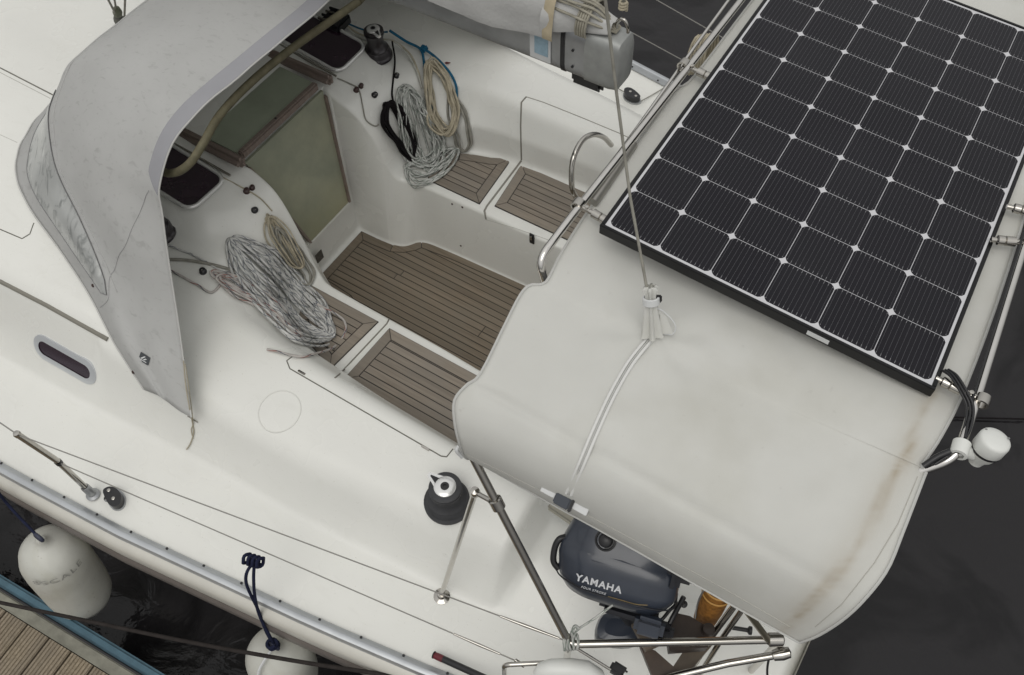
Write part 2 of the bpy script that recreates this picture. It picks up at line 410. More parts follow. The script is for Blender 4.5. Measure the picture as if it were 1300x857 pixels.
# ------------------------------------------------------------------ water
def water_mat():
    m = bpy.data.materials.new('harbour_water'); m.use_nodes = True; nt = m.node_tree; N = nt.nodes; L = nt.links; p = N['Principled BSDF']
    p.inputs['Base Color'].default_value = (.008, .007, .0085, 1); p.inputs['Roughness'].default_value = .07; p.inputs['IOR'].default_value = 1.33
    tc = N.new('ShaderNodeTexCoord')
    t = N.new('ShaderNodeTexNoise'); t.inputs['Scale'].default_value = 3.5; t.inputs['Detail'].default_value = 5; t.inputs['Distortion'].default_value = .6; L.new(tc.outputs['Object'], t.inputs['Vector'])
    bp = N.new('ShaderNodeBump'); bp.inputs['Strength'].default_value = .6; bp.inputs['Distance'].default_value = .03; L.new(t.outputs['Fac'], bp.inputs['Height']); L.new(bp.outputs[0], p.inputs['Normal'])
    t2 = N.new('ShaderNodeTexNoise'); t2.inputs['Scale'].default_value = 1.1; t2.inputs['Detail'].default_value = 6; t2.inputs['Distortion'].default_value = 1.5; L.new(tc.outputs['Object'], t2.inputs['Vector'])
    r = N.new('ShaderNodeValToRGB'); r.color_ramp.elements[0].position = .42; r.color_ramp.elements[0].color = (.011, .0105, .0115, 1); r.color_ramp.elements[1].position = .52; r.color_ramp.elements[1].color = (.020, .019, .0205, 1)  # dark mottling painted into the base colour stands in for broken reflections
    L.new(t2.outputs['Fac'], r.inputs[0]); L.new(r.outputs[0], p.inputs['Base Color'])
    return m
ws = M(); S_ = 600
ws.add([(-S_, -S_, -.78), (S_, -S_, -.78), (S_, S_, -.78), (-S_, S_, -.78)], [(0, 1, 2, 3)], False)
wo = ws.obj('water', water_mat()); wo['kind'] = 'structure'

# ------------------------------------------------------------------ SAILBOAT
boat = thing('sailboat', 'white sailing yacht moored beside the pontoon, with teak cockpit seats and floor', 'sailboat', (-2.6, YC, -.78))
def hb(x):   # half beam at deck level
    xs = [-9.5, -7.5, -6, -4.5, -2.91, -2.234, -1.638, -1.265, -.816, -.3, .38, .5]; ys = [.5, 1.35, 1.78, 1.98, 1.99, 1.917, 1.826, 1.77, 1.689, 1.58, 1.42, 1.40]
    return float(np.interp(x, xs, ys))
# stations: (x, [ (a,z) p0..p7 ], optional x overrides for the inner points)
def st(x, p0, p1, p2, p3, p4, p5, p6, xi=None):
    h = hb(x); f_ = .52
    if p4[1]-p3[1] > .2: lum = (p3[0]+(p4[0]-p3[0])*.12, p3[1]+(p4[1]-p3[1])*f_)
    else: lum = (p3[0]+(p4[0]-p3[0])*f_, p3[1]+(p4[1]-p3[1])*f_)
    P = [p0, p1, p2, p3, lum, p4, p5, p6, (h, .445)]
    xs = [x]*9
    if xi: 
        for k, v in xi.items(): xs[k] = v
    return [np.array([xs[k], P[k][0], P[k][1]]) for k in range(9)]
ST = [
 st(-9.0, (0, .75), (.1, .75), (.2, .74), (.3, .72), (.35, .70), (.45, .60), (.6, .47)),
 st(-7.0, (0, 1.10), (.235, 1.10), (.33, 1.095), (.6, 1.08), (.75, 1.05), (.98, .86), (1.15, .47)),
 st(-5.2, (0, 1.15), (.235, 1.15), (.33, 1.145), (.75, 1.13), (.98, 1.09), (1.34, .93), (1.55, .465)),
 st(-3.4, (0, 1.10), (.235, 1.10), (.33, 1.10), (.70, 1.08), (.98, 1.045), (1.36, .91), (1.575, .462)),
 st(-2.88, (0, 1.0), (.235, 1.0), (.34, 1.0), (.66, 1.02), (.80, .93), (1.31, .875), (1.54, .461)),
 st(-2.80, (0, .99), (.235, .99), (.32, .99), (.63, 1.0), (.79, .885), (1.29, .865), (1.532, .461), {0: -2.785, 1: -2.785}),
 st(-2.74, (0, .33), (.20, .33), (.30, .985), (.62, .975), (.79, .875), (1.33, .84), (1.528, .461), {0: -2.70, 1: -2.70}),
 st(-2.69, (0, .0), (.235, .0), (.295, .96), (.60, .95), (.79, .865), (1.335, .825), (1.522, .461)),
 st(-2.58, (0, 0), (.237, 0), (.305, .91), (.45, .90), (.80, .85), (1.335, .80), (1.51, .46)),
 st(-2.50, (0, 0), (.237, 0), (.325, .75), (.52, .78), (.84, .82), (1.33, .785), (1.50, .46)),
 st(-2.435, (0, 0), (.24, 0), (.345, .475), (.60, .475), (.88, .795), (1.325, .765), (1.495, .46)),
 st(-2.365, (0, 0), (.265, 0), (.375, .452), (.66, .45), (.905, .785), (1.32, .75), (1.49, .46)),
 st(-2.315, (0, 0), (.355, 0), (.395, .45), (.70, .45), (.915, .78), (1.315, .74), (1.483, .46)),
 st(-2.10, (0, 0), (.37, 0), (.400, .45), (.79, .45), (.92, .775), (1.30, .725), (1.465, .46)),
 st(-1.60, (0, 0), (.39, 0), (.405, .45), (.83, .45), (.92, .77), (1.27, .705), (1.435, .46)),
 st(-1.15, (0, 0), (.41, 0), (.425, .45), (.84, .45), (.92, .765), (1.225, .69), (1.385, .46)),
 st(-.74, (0, 0), (.43, 0), (.44, .45), (.84, .45), (.92, .755), (1.18, .675), (1.34, .46)),
 st(-.66, (0, 0), (.44, 0), (.45, .45), (.84, .46), (.92, .59), (1.13, .555), (1.32, .458)),
 st(-.50, (0, 0), (.46, 0), (.47, .45), (.84, .46), (.92, .565), (1.10, .535), (1.30, .458)),
 st(.02, (0, 0), (.46, 0), (.47, .45), (.84, .45), (.92, .50), (1.02, .50), (1.23, .458)),
 st(.06, (0, .42), (.46, .42), (.47, .45), (.84, .45), (.92, .49), (1.02, .49), (1.22, .458)),
 st(.38, (0, .45), (.46, .45), (.47, .45), (.84, .45), (.92, .455), (1.02, .455), (1.2, .45)),
 st(.43, (0, .40), (.46, .40), (.47, .40), (.84, .40), (.92, .40), (1.02, .40), (1.2, .40)),
]
for p in ST[-1]: p[2] = .38
NS, NK = len(ST), 9
cols_ = []
for k in range(NK):
    rad = [.05]*NS
    for i in range(NS): rad[i] = .035 if 4 <= i <= 7 else .09
    for i in (16, 17): rad[i] = .03
    for i in (19, 20, 21): rad[i] = .02
    cols_.append(fillet([ST[i][k] for i in range(NS)], rad, 6, 4))
KR = [0, .03, .022, .045, .022, .06, .075, .03, 0]
secs = []
for j in range(len(cols_[0])):
    secs.append(fillet([cols_[k][j] for k in range(NK)], KR, 6, 3))
secs = np.array(secs)                               # (stations, profile, (x,a,z))
half = secs.copy(); half[:, :, 1] = YC + secs[:, :, 1]
oth = secs.copy(); oth[:, :, 1] = YC - secs[:, :, 1]
full = np.concatenate([oth[:, ::-1], half[:, 1:]], axis=1)
dm = M(); dm.grid(full, True, flip=True)
deck = dm.obj('deck', gel, boat)
# ray casting on to the deck
bvh = BVHTree.FromPolygons([Vector(v) for v in dm.v], dm.f)
def hit(px, py, lift=0.):
    r = ray(px, py); h = bvh.ray_cast(Vector(CAM), Vector(r))
    if h[0] is None: return at(px, py, .45+lift)
    n = h[1] if h[1].z > 0 else -h[1]
    return np.array(h[0]) + np.array([n.x, n.y, n.z])*lift
def hitn(px, py):
    h = bvh.ray_cast(Vector(CAM), Vector(ray(px, py))); n = h[1]
    if n.z < 0: n = -n
    return np.array(h[0]), np.array(n)
def drop(x, y, lift=0.):
    h = bvh.ray_cast(Vector((x, y, 3)), Vector((0, 0, -1)))
    return np.array([x, y, (h[0].z if h[0] is not None else .45)+lift])

# hull skin
hx = np.concatenate([np.linspace(-9.4, -5, 14), np.linspace(-4.7, .43, 30)])
prof = [(0, .445), (.020, .440), (.040, .425), (.048, .395), (.050, .34), (.050, .28), (.04, .20), (0, .05), (-.09, -.2), (-.25, -.5), (-.5, -.95)]
for s_ in (-1, 1):
    pass
hm = M()
for s_ in (-1, 1):
    G = np.array([[(x, YC+s_*max(.02, hb(x)+da*(1 if i else 1)), z) for i, (da, z) in enumerate(prof)] for x in hx])
    hm.grid(G, True, flip=(s_ > 0))
tr = [[(.43+.0004*k, YC+(t/6-1)*(hb(.43)+da), z) for t in range(13)] for k, (da, z) in enumerate(prof)]
hm.grid(np.array(tr), False)
hull = hm.obj('hull', hullm, boat)
sm = M()
for s_ in (-1, 1):
    G = np.array([[(x, YC+s_*(hb(x)+.051), .335), (x, YC+s_*(hb(x)+.062), .31), (x, YC+s_*(hb(x)+.064), .25), (x, YC+s_*(hb(x)+.040), .19)] for x in hx[10:]])
    sm.grid(G, True, flip=(s_ > 0))
sm.obj('hull_stripe', taupe, boat)
# toe rail each side with bolts
for s_ in (-1, 1):
    t = M()
    pr = [(-.040, .452), (-.036, .462), (-.028, .466), (-.024, .480), (-.012, .486), (.004, .480), (.010, .462), (.010, .440)]
    G = np.array([[(x, YC+s_*(hb(x)+da), z) for da, z in pr] for x in hx])
    t.grid(G, True, flip=(s_ > 0))
    tro = t.obj('toe_rail', alu_light, boat)
    x, xe = (-3.3, .3) if s_ < 0 else (-2.3, -1.1)
    while x < xe:
        b = M(); b.lathe([(0, .003), (.0055, .003), (.006, 0)], (x, YC+s_*(hb(x)-.034), .464), seg=8); b.obj('bolt', blackp, tro); x += .185


# ---- teak inlays
def inset(poly, d):
    P = [np.asarray(p[:2], float) for p in poly]; n = len(P); out = []
    ar = sum(P[i][0]*P[(i+1) % n][1]-P[(i+1) % n][0]*P[i][1] for i in range(n)); s = 1 if ar > 0 else -1
    for i in range(n):
        a = nrm(P[i]-P[i-1]); b = nrm(P[(i+1) % n]-P[i])
        na = np.array([-a[1], a[0]])*s; nb = np.array([-b[1], b[0]])*s
        bi = nrm(na+nb); c = max(.35, bi @ na); out.append(P[i]+bi*d/c)
    return out
def clip(poly, ax, lo, hi):
    for sgn, lim in ((1, lo), (-1, -hi)):
        out = []; n = len(poly)
        for i in range(n):
            p, q = poly[i], poly[(i+1) % n]; fp, fq = sgn*p[ax]-lim, sgn*q[ax]-lim
            if fp >= 0: out.append(p)
            if (fp >= 0) != (fq >= 0): out.append(p+(q-p)*(fp/(fp-fq)))
        poly = out
        if len(poly) < 3: return []
    return poly
def inlay(name, outline, z, corners, m, bw=.05, pw=.040, gap=.005, parent=None, joints=(), off=0., label=None):
    """outline 2d list; corners = indices where border boards are mitred"""
    o = M(); th = .006
    ol = inset(outline, 0.0); i1 = inset(outline, .003); i2 = inset(outline, bw); i3 = inset(outline, bw+gap)
    n = len(outline)
    o.prism([(*p, z+.003) for p in ol], (0, 0, .012), mi=1)
    for c0 in range(len(corners)):
        a = corners[c0]; b = corners[(c0+1) % len(corners)]
        idx = [a]; k = a
        while k != b: k = (k+1) % n; idx.append(k)
        A = [i1[k].copy() for k in idx]; B = [i2[k].copy() for k in idx]
        # shave the ends for a mitre gap
        dA = nrm(A[1]-A[0]); dB = nrm(A[-2]-A[-1])
        A[0] = A[0]+dA*gap*.5; B[0] = B[0]+dA*gap*.5; A[-1] = A[-1]+dB*gap*.5; B[-1] = B[-1]+dB*gap*.5
        for q in range(len(idx)-1):   # contiguous quads
            pass
        ring = [(*p, z+th) for p in A]+[(*p, z+th) for p in B[::-1]]
        o.prism(ring, (0, 0, .003))
    ys = [p[1] for p in i3]; y = min(ys)-off
    r = 0
    while y < max(ys):
        c = clip([np.array(p) for p in i3], 1, y, y+pw-gap)
        if len(c) >= 3:
            xs = [p[0] for p in c]
            cuts = [min(xs)-1]+[j for jr, j in joints if jr == r]+[max(xs)+1]
            for q in range(len(cuts)-1):
                cc = clip(c, 0, cuts[q]+gap*.5, cuts[q+1]-gap*.5)
                if len(cc) >= 3 and (max(p[0] for p in cc)-min(p[0] for p in cc)) > .004:
                    o.prism([(*p, z+th) for p in cc], (0, 0, .003))
        y += pw; r += 1
    return o.obj(name, [m, caulk], parent, label)
Y = YC
sole = [(-2.665, Y+.222), (-2.55, Y+.225), (-2.44, Y+.235), (-2.385, Y+.262), (-2.345, Y+.30), (-2.318, Y+.352), (-2.1, Y+.375), (-1.6, Y+.40), (-1.15, Y+.42), (-.6, Y+.44), (.0, Y+.44),
        (.0, Y-.44), (-.6, Y-.44), (-1.15, Y-.42), (-1.6, Y-.40), (-2.1, Y-.375), (-2.318, Y-.352), (-2.345, Y-.30), (-2.385, Y-.262), (-2.44, Y-.235), (-2.55, Y-.225), (-2.665, Y-.222)]
inlay('teak_floor', sole, .002, [0, 2, 5, 10, 11, 16, 19, 21], teak_sole, parent=boat, joints=((11, -2.29), (12, -2.27), (9, -1.66), (10, -1.66)), pw=.0385)
def XY(px, py, z=.452): p = at(px, py, z); return (p[0], p[1])
# starboard seats
s1 = [XY(*p) for p in [(611, 256), (545, 236), (538, 222), (548, 205), (562, 197), (580, 194), (602, 196), (626, 200), (648, 202), (650, 206)]]
s1 = [(-2.26, 2.538), (-2.31, Y+.47), (-2.315, Y+.60), (-2.29, Y+.665), (-2.24, Y+.70), (-2.15, Y+.735), (-2.07, Y+.76), XY(650, 202), (XY(611, 257)[0], 2.538)]
inlay('seat_inlay', s1, .452, [0, 4, 7, 8], teak, parent=boat, off=.01)
s2 = [(XY(626, 264)[0], 2.568), XY(662, 209), (-.9, XY(662, 209)[1]), (-.9, 2.568)]
inlay('seat_inlay', s2, .452, [0, 1, 2, 3], teak, parent=boat, off=.01)
mir = lambda P: [(p[0], 2*Y-p[1]) for p in P][::-1]
p1_ = [(XY(401, 354)[0], 1.645), (XY(484, 405)[0], 1.645), (XY(418, 471)[0], 1.30), (-2.1, Y-.745), (-2.2, Y-.715), (-2.29, Y-.66), (-2.325, Y-.58)]
inlay('seat_inlay', p1_, .452, [0, 1, 2, 5], teak, parent=boat, off=.02)
p2_ = [(XY(496, 415)[0], 1.642), (-.9, 1.642), (-.9, 1.295), (XY(435, 483)[0], 1.295)]
inlay('seat_inlay', p2_, .452, [0, 1, 2, 3], teak, parent=boat, off=.005)

# joints moulded in the deck: thin dark inset beads along the surface
def bead(pxs, r=.003, name='panel_joint', m=None, lift=-.001, n=10, parent=None):
    P = cr([hit(*p, lift) for p in pxs], 1) if False else None
    pts = []
    for i in range(len(pxs)-1):
        for k in range(n):
            t = k/n; pts.append(hit(pxs[i][0]*(1-t)+pxs[i+1][0]*t, pxs[i][1]*(1-t)+pxs[i+1][1]*t, lift))
    pts.append(hit(*pxs[-1], lift))
    t = M(); t.tube(pts, r, 6); return t.obj(name, m or groove, parent or boat)
bead([(372, 452), (364, 458), (368, 468), (465, 524), (560, 579), (567, 580), (575, 570)], .0032)            # port seat locker lid
bead([(494, 405), (491, 411), (431, 475), (425, 480)], .0045, m=mat('seat_gap', (.22, .21, .18), .7))
bead([(662, 204), (656, 212), (618, 262), (615, 268), (617, 278)], .0062, m=mat('seat_gap_light', (.25, .24, .21), .7))
bead([(662, 203), (661, 160), (662, 130), (668, 123)], .005, m=mat('joint_grey', (.2, .19, .165), .7))
bead([(668, 123), (690, 130), (740, 150), (788, 170), (830, 190)], .0035, m=mat('joint_grey2', (.22, .21, .18), .7))
bead([(617, 279), (655, 290), (700, 306)], .002, m=mat('locker_line', (.42, .41, .37), .6))
bead([(0, 86), (68, 121), (71, 128)], .004)
bead([(0, 92), (64, 125)], .0025, m=mat('roof_line', (.45, .45, .41), .6))
bead([(0, 171), (22, 181)], .0018, m=mat('roof_line_faint', (.42, .42, .38), .6))
bead([(0, 291), (28, 303), (38, 297), (43, 283)], .003)
bead([(0, 357), (60, 388), (137, 431)], .011, 'roof_edge_track', m=mat('track_grey', (.21, .20, .17), .6), lift=.0)
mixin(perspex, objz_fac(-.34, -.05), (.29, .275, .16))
c0 = hit(355, 522)
ring = [drop(c0[0]+.092*math.cos(a), c0[1]+.092*math.sin(a), -.0012) for a in np.linspace(0, 2*PI, 40, endpoint=False)]
t = M(); t.tube(ring, .0035, 6, closed=True); t.obj('moulded_ring', mat('faint_ring', (.66, .66, .62), .4), boat)

# hinges on the lid joint and latch on the locker
for (x, y) in [(383, 473), (540, 569)]:
    p, n = hitn(x, y); t = M(); t.box(p+np.array([0, 0, .002]), (.04, .010, .006), bev=.002); t.obj('hinge', steel, boat)
p, n = hitn(676, 302)
t = M(); t.box(p+np.array([0, -.006, 0]), (.028, .008, .075), bev=.002); o = t.obj('locker_latch', blackp, boat)
t = M(); t.box(p+np.array([0, -.014, .012]), (.012, .006, .03), bev=.002); t.obj('latch_tongue', steel, o)
p, n = hitn(690, 131)
for (x, y) in ((574, 259), (587, 263), (585, 312)):
    p, n = hitn(x, y); t = M(); t.lathe([(.006, 0), (.006, .002), (0, .002)], p, n, 10); t.obj('screw_head', brownp, boat)
# companionway: acrylic washboards, trims, sliding hatch
bs, bt = np.array([-2.668, 0, .335]), np.array([-2.775, 0, .985])
def cw(a, z, dx=0.):
    t = (z-.335)/(.985-.335); p = bs+(bt-bs)*t; return np.array([p[0]+dx, YC+a, z])
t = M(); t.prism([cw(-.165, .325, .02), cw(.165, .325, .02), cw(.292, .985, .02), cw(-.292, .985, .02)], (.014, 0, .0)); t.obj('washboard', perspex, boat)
for s_ in (-1, 1):
    t = M(); q = [cw(s_*.165, .33, .035), cw(s_*.176, .33, .035), cw(s_*.295, .955, .035), cw(s_*.283, .955, .035)]
    if s_ < 0: q = q[::-1]
    t.prism(q, (.03, 0, 0)); t.obj('washboard_trim', teak_trim, boat)
t = M(); t.box((-2.672, YC, .31), (.05, .36, .03), bev=.008); t.obj('sill', gel, boat)
# sliding hatch (green acrylic) with wooden handle bar
t = M(); t.prism([(-3.25, YC-.29, 1.035), (-2.80, YC-.285, 1.02), (-2.80, YC+.285, 1.02), (-3.25, YC+.29, 1.035)], (0, 0, .012)); ho = t.obj('sliding_hatch', perspex2, boat)
t = M(); t.box((-2.785, YC, 1.012), (.035, .57, .045), bev=.008); t.obj('handle_bar', teak_trim, ho)
t = M(); t.lathe([(0, .003), (.006, .003), (.006, 0)], (-2.785, YC-.02, 1.034), seg=10); t.obj('bolt_head', blackp, ho)
for s_ in (-1, 1):
    t = M(); P = [(-3.4, YC+s_*.335, 1.05), (-2.9, YC+s_*.33, 1.035), (-2.735, YC+s_*.325, 1.03)]
    t.box((-3.06, YC+s_*.33, 1.035), (.70, .052, .06), bev=.02); t.obj('hatch_runner', teak_trim, boat)
    t = M(); t.tube([(-3.5, YC+s_*.41, 1.085), (-2.75, YC+s_*.40, 1.0)], .006, 8); t.obj('hatch_track', steel, boat)
# drain grille by the sill
t = M(); t.box((-2.660, YC-.13, .15), (.006, .055, .07), bev=.002); t.obj('vent_grille', mat('grille', (.12, .11, .095), .6, .3, noise=.3, nscale=60), boat)

# smoked console windows each side
def win(pts_px, name='console_window', fr=.012, m=smoke, fm=chrome):
    C = np.mean([hit(*p) for p in pts_px], axis=0)
    P = [hit(*p, .004) for p in pts_px]
    return P
def roundrect(c, u, v, hu, hv, r, n=6):
    out = []
    for (su, sv, a0) in ((1, 1, 0), (-1, 1, 90), (-1, -1, 180), (1, -1, 270)):
        for k in range(n+1):
            a = math.radians(a0+90*k/n); out.append(c+u*(su*(hu-r)+r*math.cos(a))+v*(sv*(hv-r)+r*math.sin(a)))
    return out
for s_ in (-1, 1):
    cA = drop(-2.99, YC+s_*.545); pa = drop(-3.12, YC+s_*.545); pb = drop(-2.84, YC+s_*.545)
    u = nrm(pb-pa); q1 = drop(-2.99, YC+s_*.47); q2 = drop(-2.99, YC+s_*.64); v = nrm(q2-q1); nn = np.cross(u, v); nn = nn if nn[2] > 0 else -nn
    c = cA+nn*.010
    rr = roundrect(c, u, v, .235, .115, .05)
    t = M(); t.prism([p for p in rr], nn*.01); wo_ = t.obj('console_window', smoke, boat)
    t = M(); t.tube(roundrect(c+nn*.002, u, v, .24, .12, .055), .010, 10, closed=True); t.obj('window_frame', chrome, wo_)
# oval port light in the coachroof side
def slotwin(p0, p1, w_, fr_):
    a, na = hitn(*p0); b, nb = hitn(*p1); u = nrm(b-a); n_ = nrm(na+nb); n_ = nrm(n_-u*(n_ @ u)); v = np.cross(n_, u); c = (a+b)/2+n_*.006
    hu = np.linalg.norm(b-a)/2
    rr = roundrect(c, u, v, hu, w_, w_*.98, 8)
    if np.cross(rr[1]-rr[0], rr[9]-rr[0]) @ n_ < 0: pass
    t = M(); t.prism(rr, n_*.012); o = t.obj('port_light', smoke, boat)
    t = M(); R2 = roundrect(c+n_*.001, u, v, hu+fr_, w_+fr_, w_+fr_*.98, 8); R1 = roundrect(c+n_*.004, u, v, hu+fr_*.3, w_+fr_*.3, w_+fr_*.3, 8); R0 = roundrect(c+n_*.0035, u, v, hu-.004, w_-.004, w_-.006, 8); R3 = roundrect(c-n_*.012, u, v, hu+fr_*1.1, w_+fr_*1.1, w_+fr_*1.1, 8)
    G = np.array([q+[q[0]] for q in (R3, R2, R1, R0)]); t.grid(G, True); t.obj('window_frame', mat('dull_frame', (.58, .60, .62), .35, .5), o)
slotwin((50, 437), (117, 475), .041, .028)

# winches
def winch(p, r, h, m, silver=True, ang=0., tilt=(0, 0, 1)):
    o = bpy.data.objects.new('winch', None); col.objects.link(o); o.parent = boat; o.location = Vector(p)-boat.location; o.empty_display_size = .05
    t = M(); t.lathe([(r*1.12, -.01), (r*1.12, .004), (r*1.02, .010), (r, .012), (r*.99, h*.20), (r*.93, h*.24), (r*.90, h*.27)], p, tilt, 36); t.obj('base', m, o)
    t = M(); t.lathe([(r*.90, h*.27), (r*.9, h*.30), (r*.72, h*.36), (r*.63, h*.5), (r*.62, h*.66), (r*.7, h*.78), (r*.72, h*.82)], p, tilt, 36); t.obj('drum', m, o)
    t = M(); t.lathe([(r*.72, h*.82), (r*.76, h*.84), (r*.76, h*.90), (r*.60, h*.91), (r*.60, h*.93), (r*.74, h*.94), (r*.74, h*.98), (r*.62, h*1.0), (r*.5, h*1.0)], p, tilt, 36); t.obj('jaw', m, o)
    q = np.asarray(p)+np.array([0, 0, h])
    t = M(); t.lathe([(r*.5, -.002), (r*.5, .006), (r*.44, .010), (r*.20, .010), (r*.19, .002), (0, .002)], q, seg=28); cap_ = t.obj('cap', chrome if silver else m, o)
    t = M(); t.lathe([(r*.19, .0105), (r*.19, .0115), (r*.09, .0115), (r*.09, .006), (0, .006)], q, seg=16); t.obj('socket', blackp, cap_)
    d = np.array([math.cos(ang), math.sin(ang), 0]); e = np.array([-d[1], d[0], 0])
    t = M(); t.prism([q+d*r*.98+e*.004+np.array([0, 0, .004]), q+d*r*.98-e*.012+np.array([0, 0, .004]), q+d*r*.1-e*r*.42+np.array([0, 0, .008]), q+d*r*.1+e*r*.42+np.array([0, 0, .008])][::-1], (0, 0, .012)); t.obj('feeder_arm', chrome, cap_)
    t = M(); t.prism([q+d*r*.85+e*.0+np.array([0, 0, .0055]), q+d*r*.85-e*.006+np.array([0, 0, .0055]), q+d*r*.42-e*r*.15+np.array([0, 0, .0095]), q+d*r*.42+e*r*.15+np.array([0, 0, .0095])][::-1], (0, 0, .001)); t.obj('arm_slot', blackp, cap_)
    return o
wp = hit(569, 636); winch(wp+np.array([0, 0, .0]), .088, .14, rubber, True, math.radians(175))
wa = hit(480, 70)+np.array([0, 0, .004]); winch(wa, .070, .16, winchm, True, math.radians(-20))
wp2 = drop(-2.86, YC-.80, .002); winch(wp2, .070, .16, winchm, True, math.radians(200))
# rope clutch bank
pc = hit(436, 38); ax_ = [(1, .1, 0), (-.1, 1, 0), (0, 0, 1)]
oc = bpy.data.objects.new('rope_clutch', None); col.objects.link(oc); oc.parent = boat; oc.location = Vector(pc)-boat.location
t = M(); t.box(pc+np.array([-.05, 0, .03]), (.13, .13, .06), ax_, .012); t.obj('clutch_body', blackp, oc)
for k in range(4):
    t = M(); t.box(pc+np.array([-.07, -.048+.032*k, .068]), (.09, .012, .016), ax_, .004); t.obj('clutch_lever', steel if k % 2 == 0 else blackp, oc)
# small fairleads, stopper knobs and eyes
def knob(px, py, m, r=.012, h=.022, name='fairlead', d=(0, 0)):
    p, n = hitn(px, py)
    t = M(); t.lathe([(r*1.25, -.003), (r*1.25, .003), (r, .006), (r, h*.45), (r*.72, h*.6), (r*1.05, h*.85), (r*.7, h), (0, h)], p, n, 16)
    o = t.obj(name, m, boat)
    t = M(); t.tube([p+n*h*.5+np.array([0, -r*.8, 0]), p+n*h*1.1, p+n*h*.5+np.array([0, r*.8, 0])], .0025, 6); t.obj('fairlead_eye', steel if m is blackp else m, o)
for x, y, m_, r_ in [(313, 243, brownp, .013), (320, 239, brownp, .011), (323, 267, blackp, .013), (258, 345, blackp, .014), (452, 115, brownp, .012), (458, 110, brownp, .011), (475, 121, blackp, .013), (503, 97, blackp, .012)]:
    knob(x, y, m_, r_)
t = M(); p = hit(566, 80); t.tube([p, p+np.array([.03, .0, .014])], [.007, .003], 8); t.obj('reef_pin', mat('red_pin', (.2, .05, .05), .5), boat)
p = hit(232, 456); t = M(); t.lathe([(.008, 0), (.008, .006), (.004, .012), (0, .012)], p, seg=12); t.obj('hook_stud', blackp, boat)

# fairlead blocks on the side decks
def deckblock(px, py, rot=0.):
    p = hit(px, py); o = bpy.data.objects.new('fairlead_block', None); col.objects.link(o); o.parent = boat; o.location = Vector(p)-boat.location
    c, s = math.cos(rot), math.sin(rot); u = np.array([c, s, 0]); v = np.array([-s, c, 0]); zz = np.array([0, 0, 1.])
    out = [(float(q[0]), float(q[1])) for q in cr([(-.058, -.022), (-.055, .012), (-.02, .036), (.025, .038), (.058, .016), (.060, -.010), (.035, -.030), (-.02, -.032)], 5, True)]
    t = M(); t.prism([p+u*a+v*b+zz*.012 for a, b in out], zz*.014); t.obj('base_plate', alu, o)
    t = M(); t.prism([p+u*a*.9+v*b*.85+zz*.045+u*.004 for a, b in out], zz*.032)
    t.obj('cheek', blackp, o)
    for a in (-.03, .018):
        t = M(); t.lathe([(.0085, 0), (.008, .003), (.004, .0045), (0, .0045)], p+u*a+v*.0+zz*.045, seg=14); t.obj('bolt_cap', steel, o)
    t = M(); t.lathe([(.013, 0), (.017, .006), (.017, .010), (.013, .016)], p+u*-.01+v*-.022+zz*.018, seg=16); t.obj('sheave', alu, o)
deckblock(147, 634, math.radians(-20))
deckblock(802, 126, math.radians(160))

# stanchion, life lines, pushpit
def pt(px, py, z): return at(px, py, z)
def piece(name, pts, r, m=steel, parent=boat, seg=12, label=None):
    t = M(); t.tube(pts, r, seg); return t.obj(name, m, parent, label)
def stanchion(x, s_=-1, top=1.10):
    yb = YC+s_*(hb(x)-.10); yt = YC+s_*(hb(x)-.075)
    o = bpy.data.objects.new('stanchion', None); col.objects.link(o); o.parent = boat; o.location = Vector((x, yb, .46))-boat.location
    piece('tube', [(x, yb, .47), (x, yb+.002, .8), (x, yt, top-.012)], .0125, parent=o)
    t = M(); t.lathe([(.030, 0), (.030, .006), (.019, .014), (.018, .085), (.014, .09)], (x, yb, .455), seg=18); t.obj('socket_base', alu, o)
    t = M(); t.lathe([(.013, -.012), (.0145, 0), (.012, .008), (0, .010)], (x, yt, top-.01), seg=14); t.obj('tip', steel, o)
    t = M(); t.lathe([(.0145, -.01), (.0145, .01)], (x, yb+.001, .79), seg=14); t.obj('wire_bush', blackp, o)
    return yb, yt
B = at(108, 638, .46); stx = B[0]
stanchion(stx); stanchion(stx, 1); stanchion(-4.6); stanchion(-4.6, 1)
PP = pt(722, 815, 1.03)      # pushpit corner
yt = YC-(hb(stx)-.075)
up = [(-7, YC-hb(-7)+.08, 1.1), (-4.6, YC-(hb(-4.6)-.075), 1.085), (stx, yt, 1.085), tuple(PP)]
lo = [(-7, YC-hb(-7)+.08, .8), (-4.6, YC-(hb(-4.6)-.099), .79), (stx, YC-(hb(stx)-.1), .79), tuple(at(662, 842, .78))]
piece('life_line', up, .0024, m=wirem, seg=6); piece('life_line', lo, .0024, m=wirem, seg=6)
A1, A2 = np.array(up[2]), np.array(up[3])
piece('turnbuckle', [A1+(A2-A1)*.89, A1+(A2-A1)*.93, A1+(A2-A1)*.985], [.004, .006, .004], seg=8)
A1, A2 = np.array(lo[2]), np.array(lo[3])
piece('turnbuckle', [A1+(A2-A1)*.87, A1+(A2-A1)*.92, A1+(A2-A1)*.96], [.004, .006, .004], seg=8)
mr = lambda P: [(p[0], 2*YC-p[1], p[2]) for p in P]
upS = mr(up); 
# starboard wires at the heights the photo shows
piece('life_line', [(-7, 2*YC-.7, 1.1), (-4.6, YC+hb(-4.6)-.075, 1.085), (stx, YC+hb(stx)-.075, 1.085), (-.31, YC+1.42, 1.03)], .0024, m=wirem, seg=6)
piece('life_line', [(-7, 2*YC-.7, .8), (-4.6, YC+hb(-4.6)-.1, .79), (stx, YC+hb(stx)-.1, .79), (-.45, YC+1.48, .78)], .0024, m=wirem, seg=6)

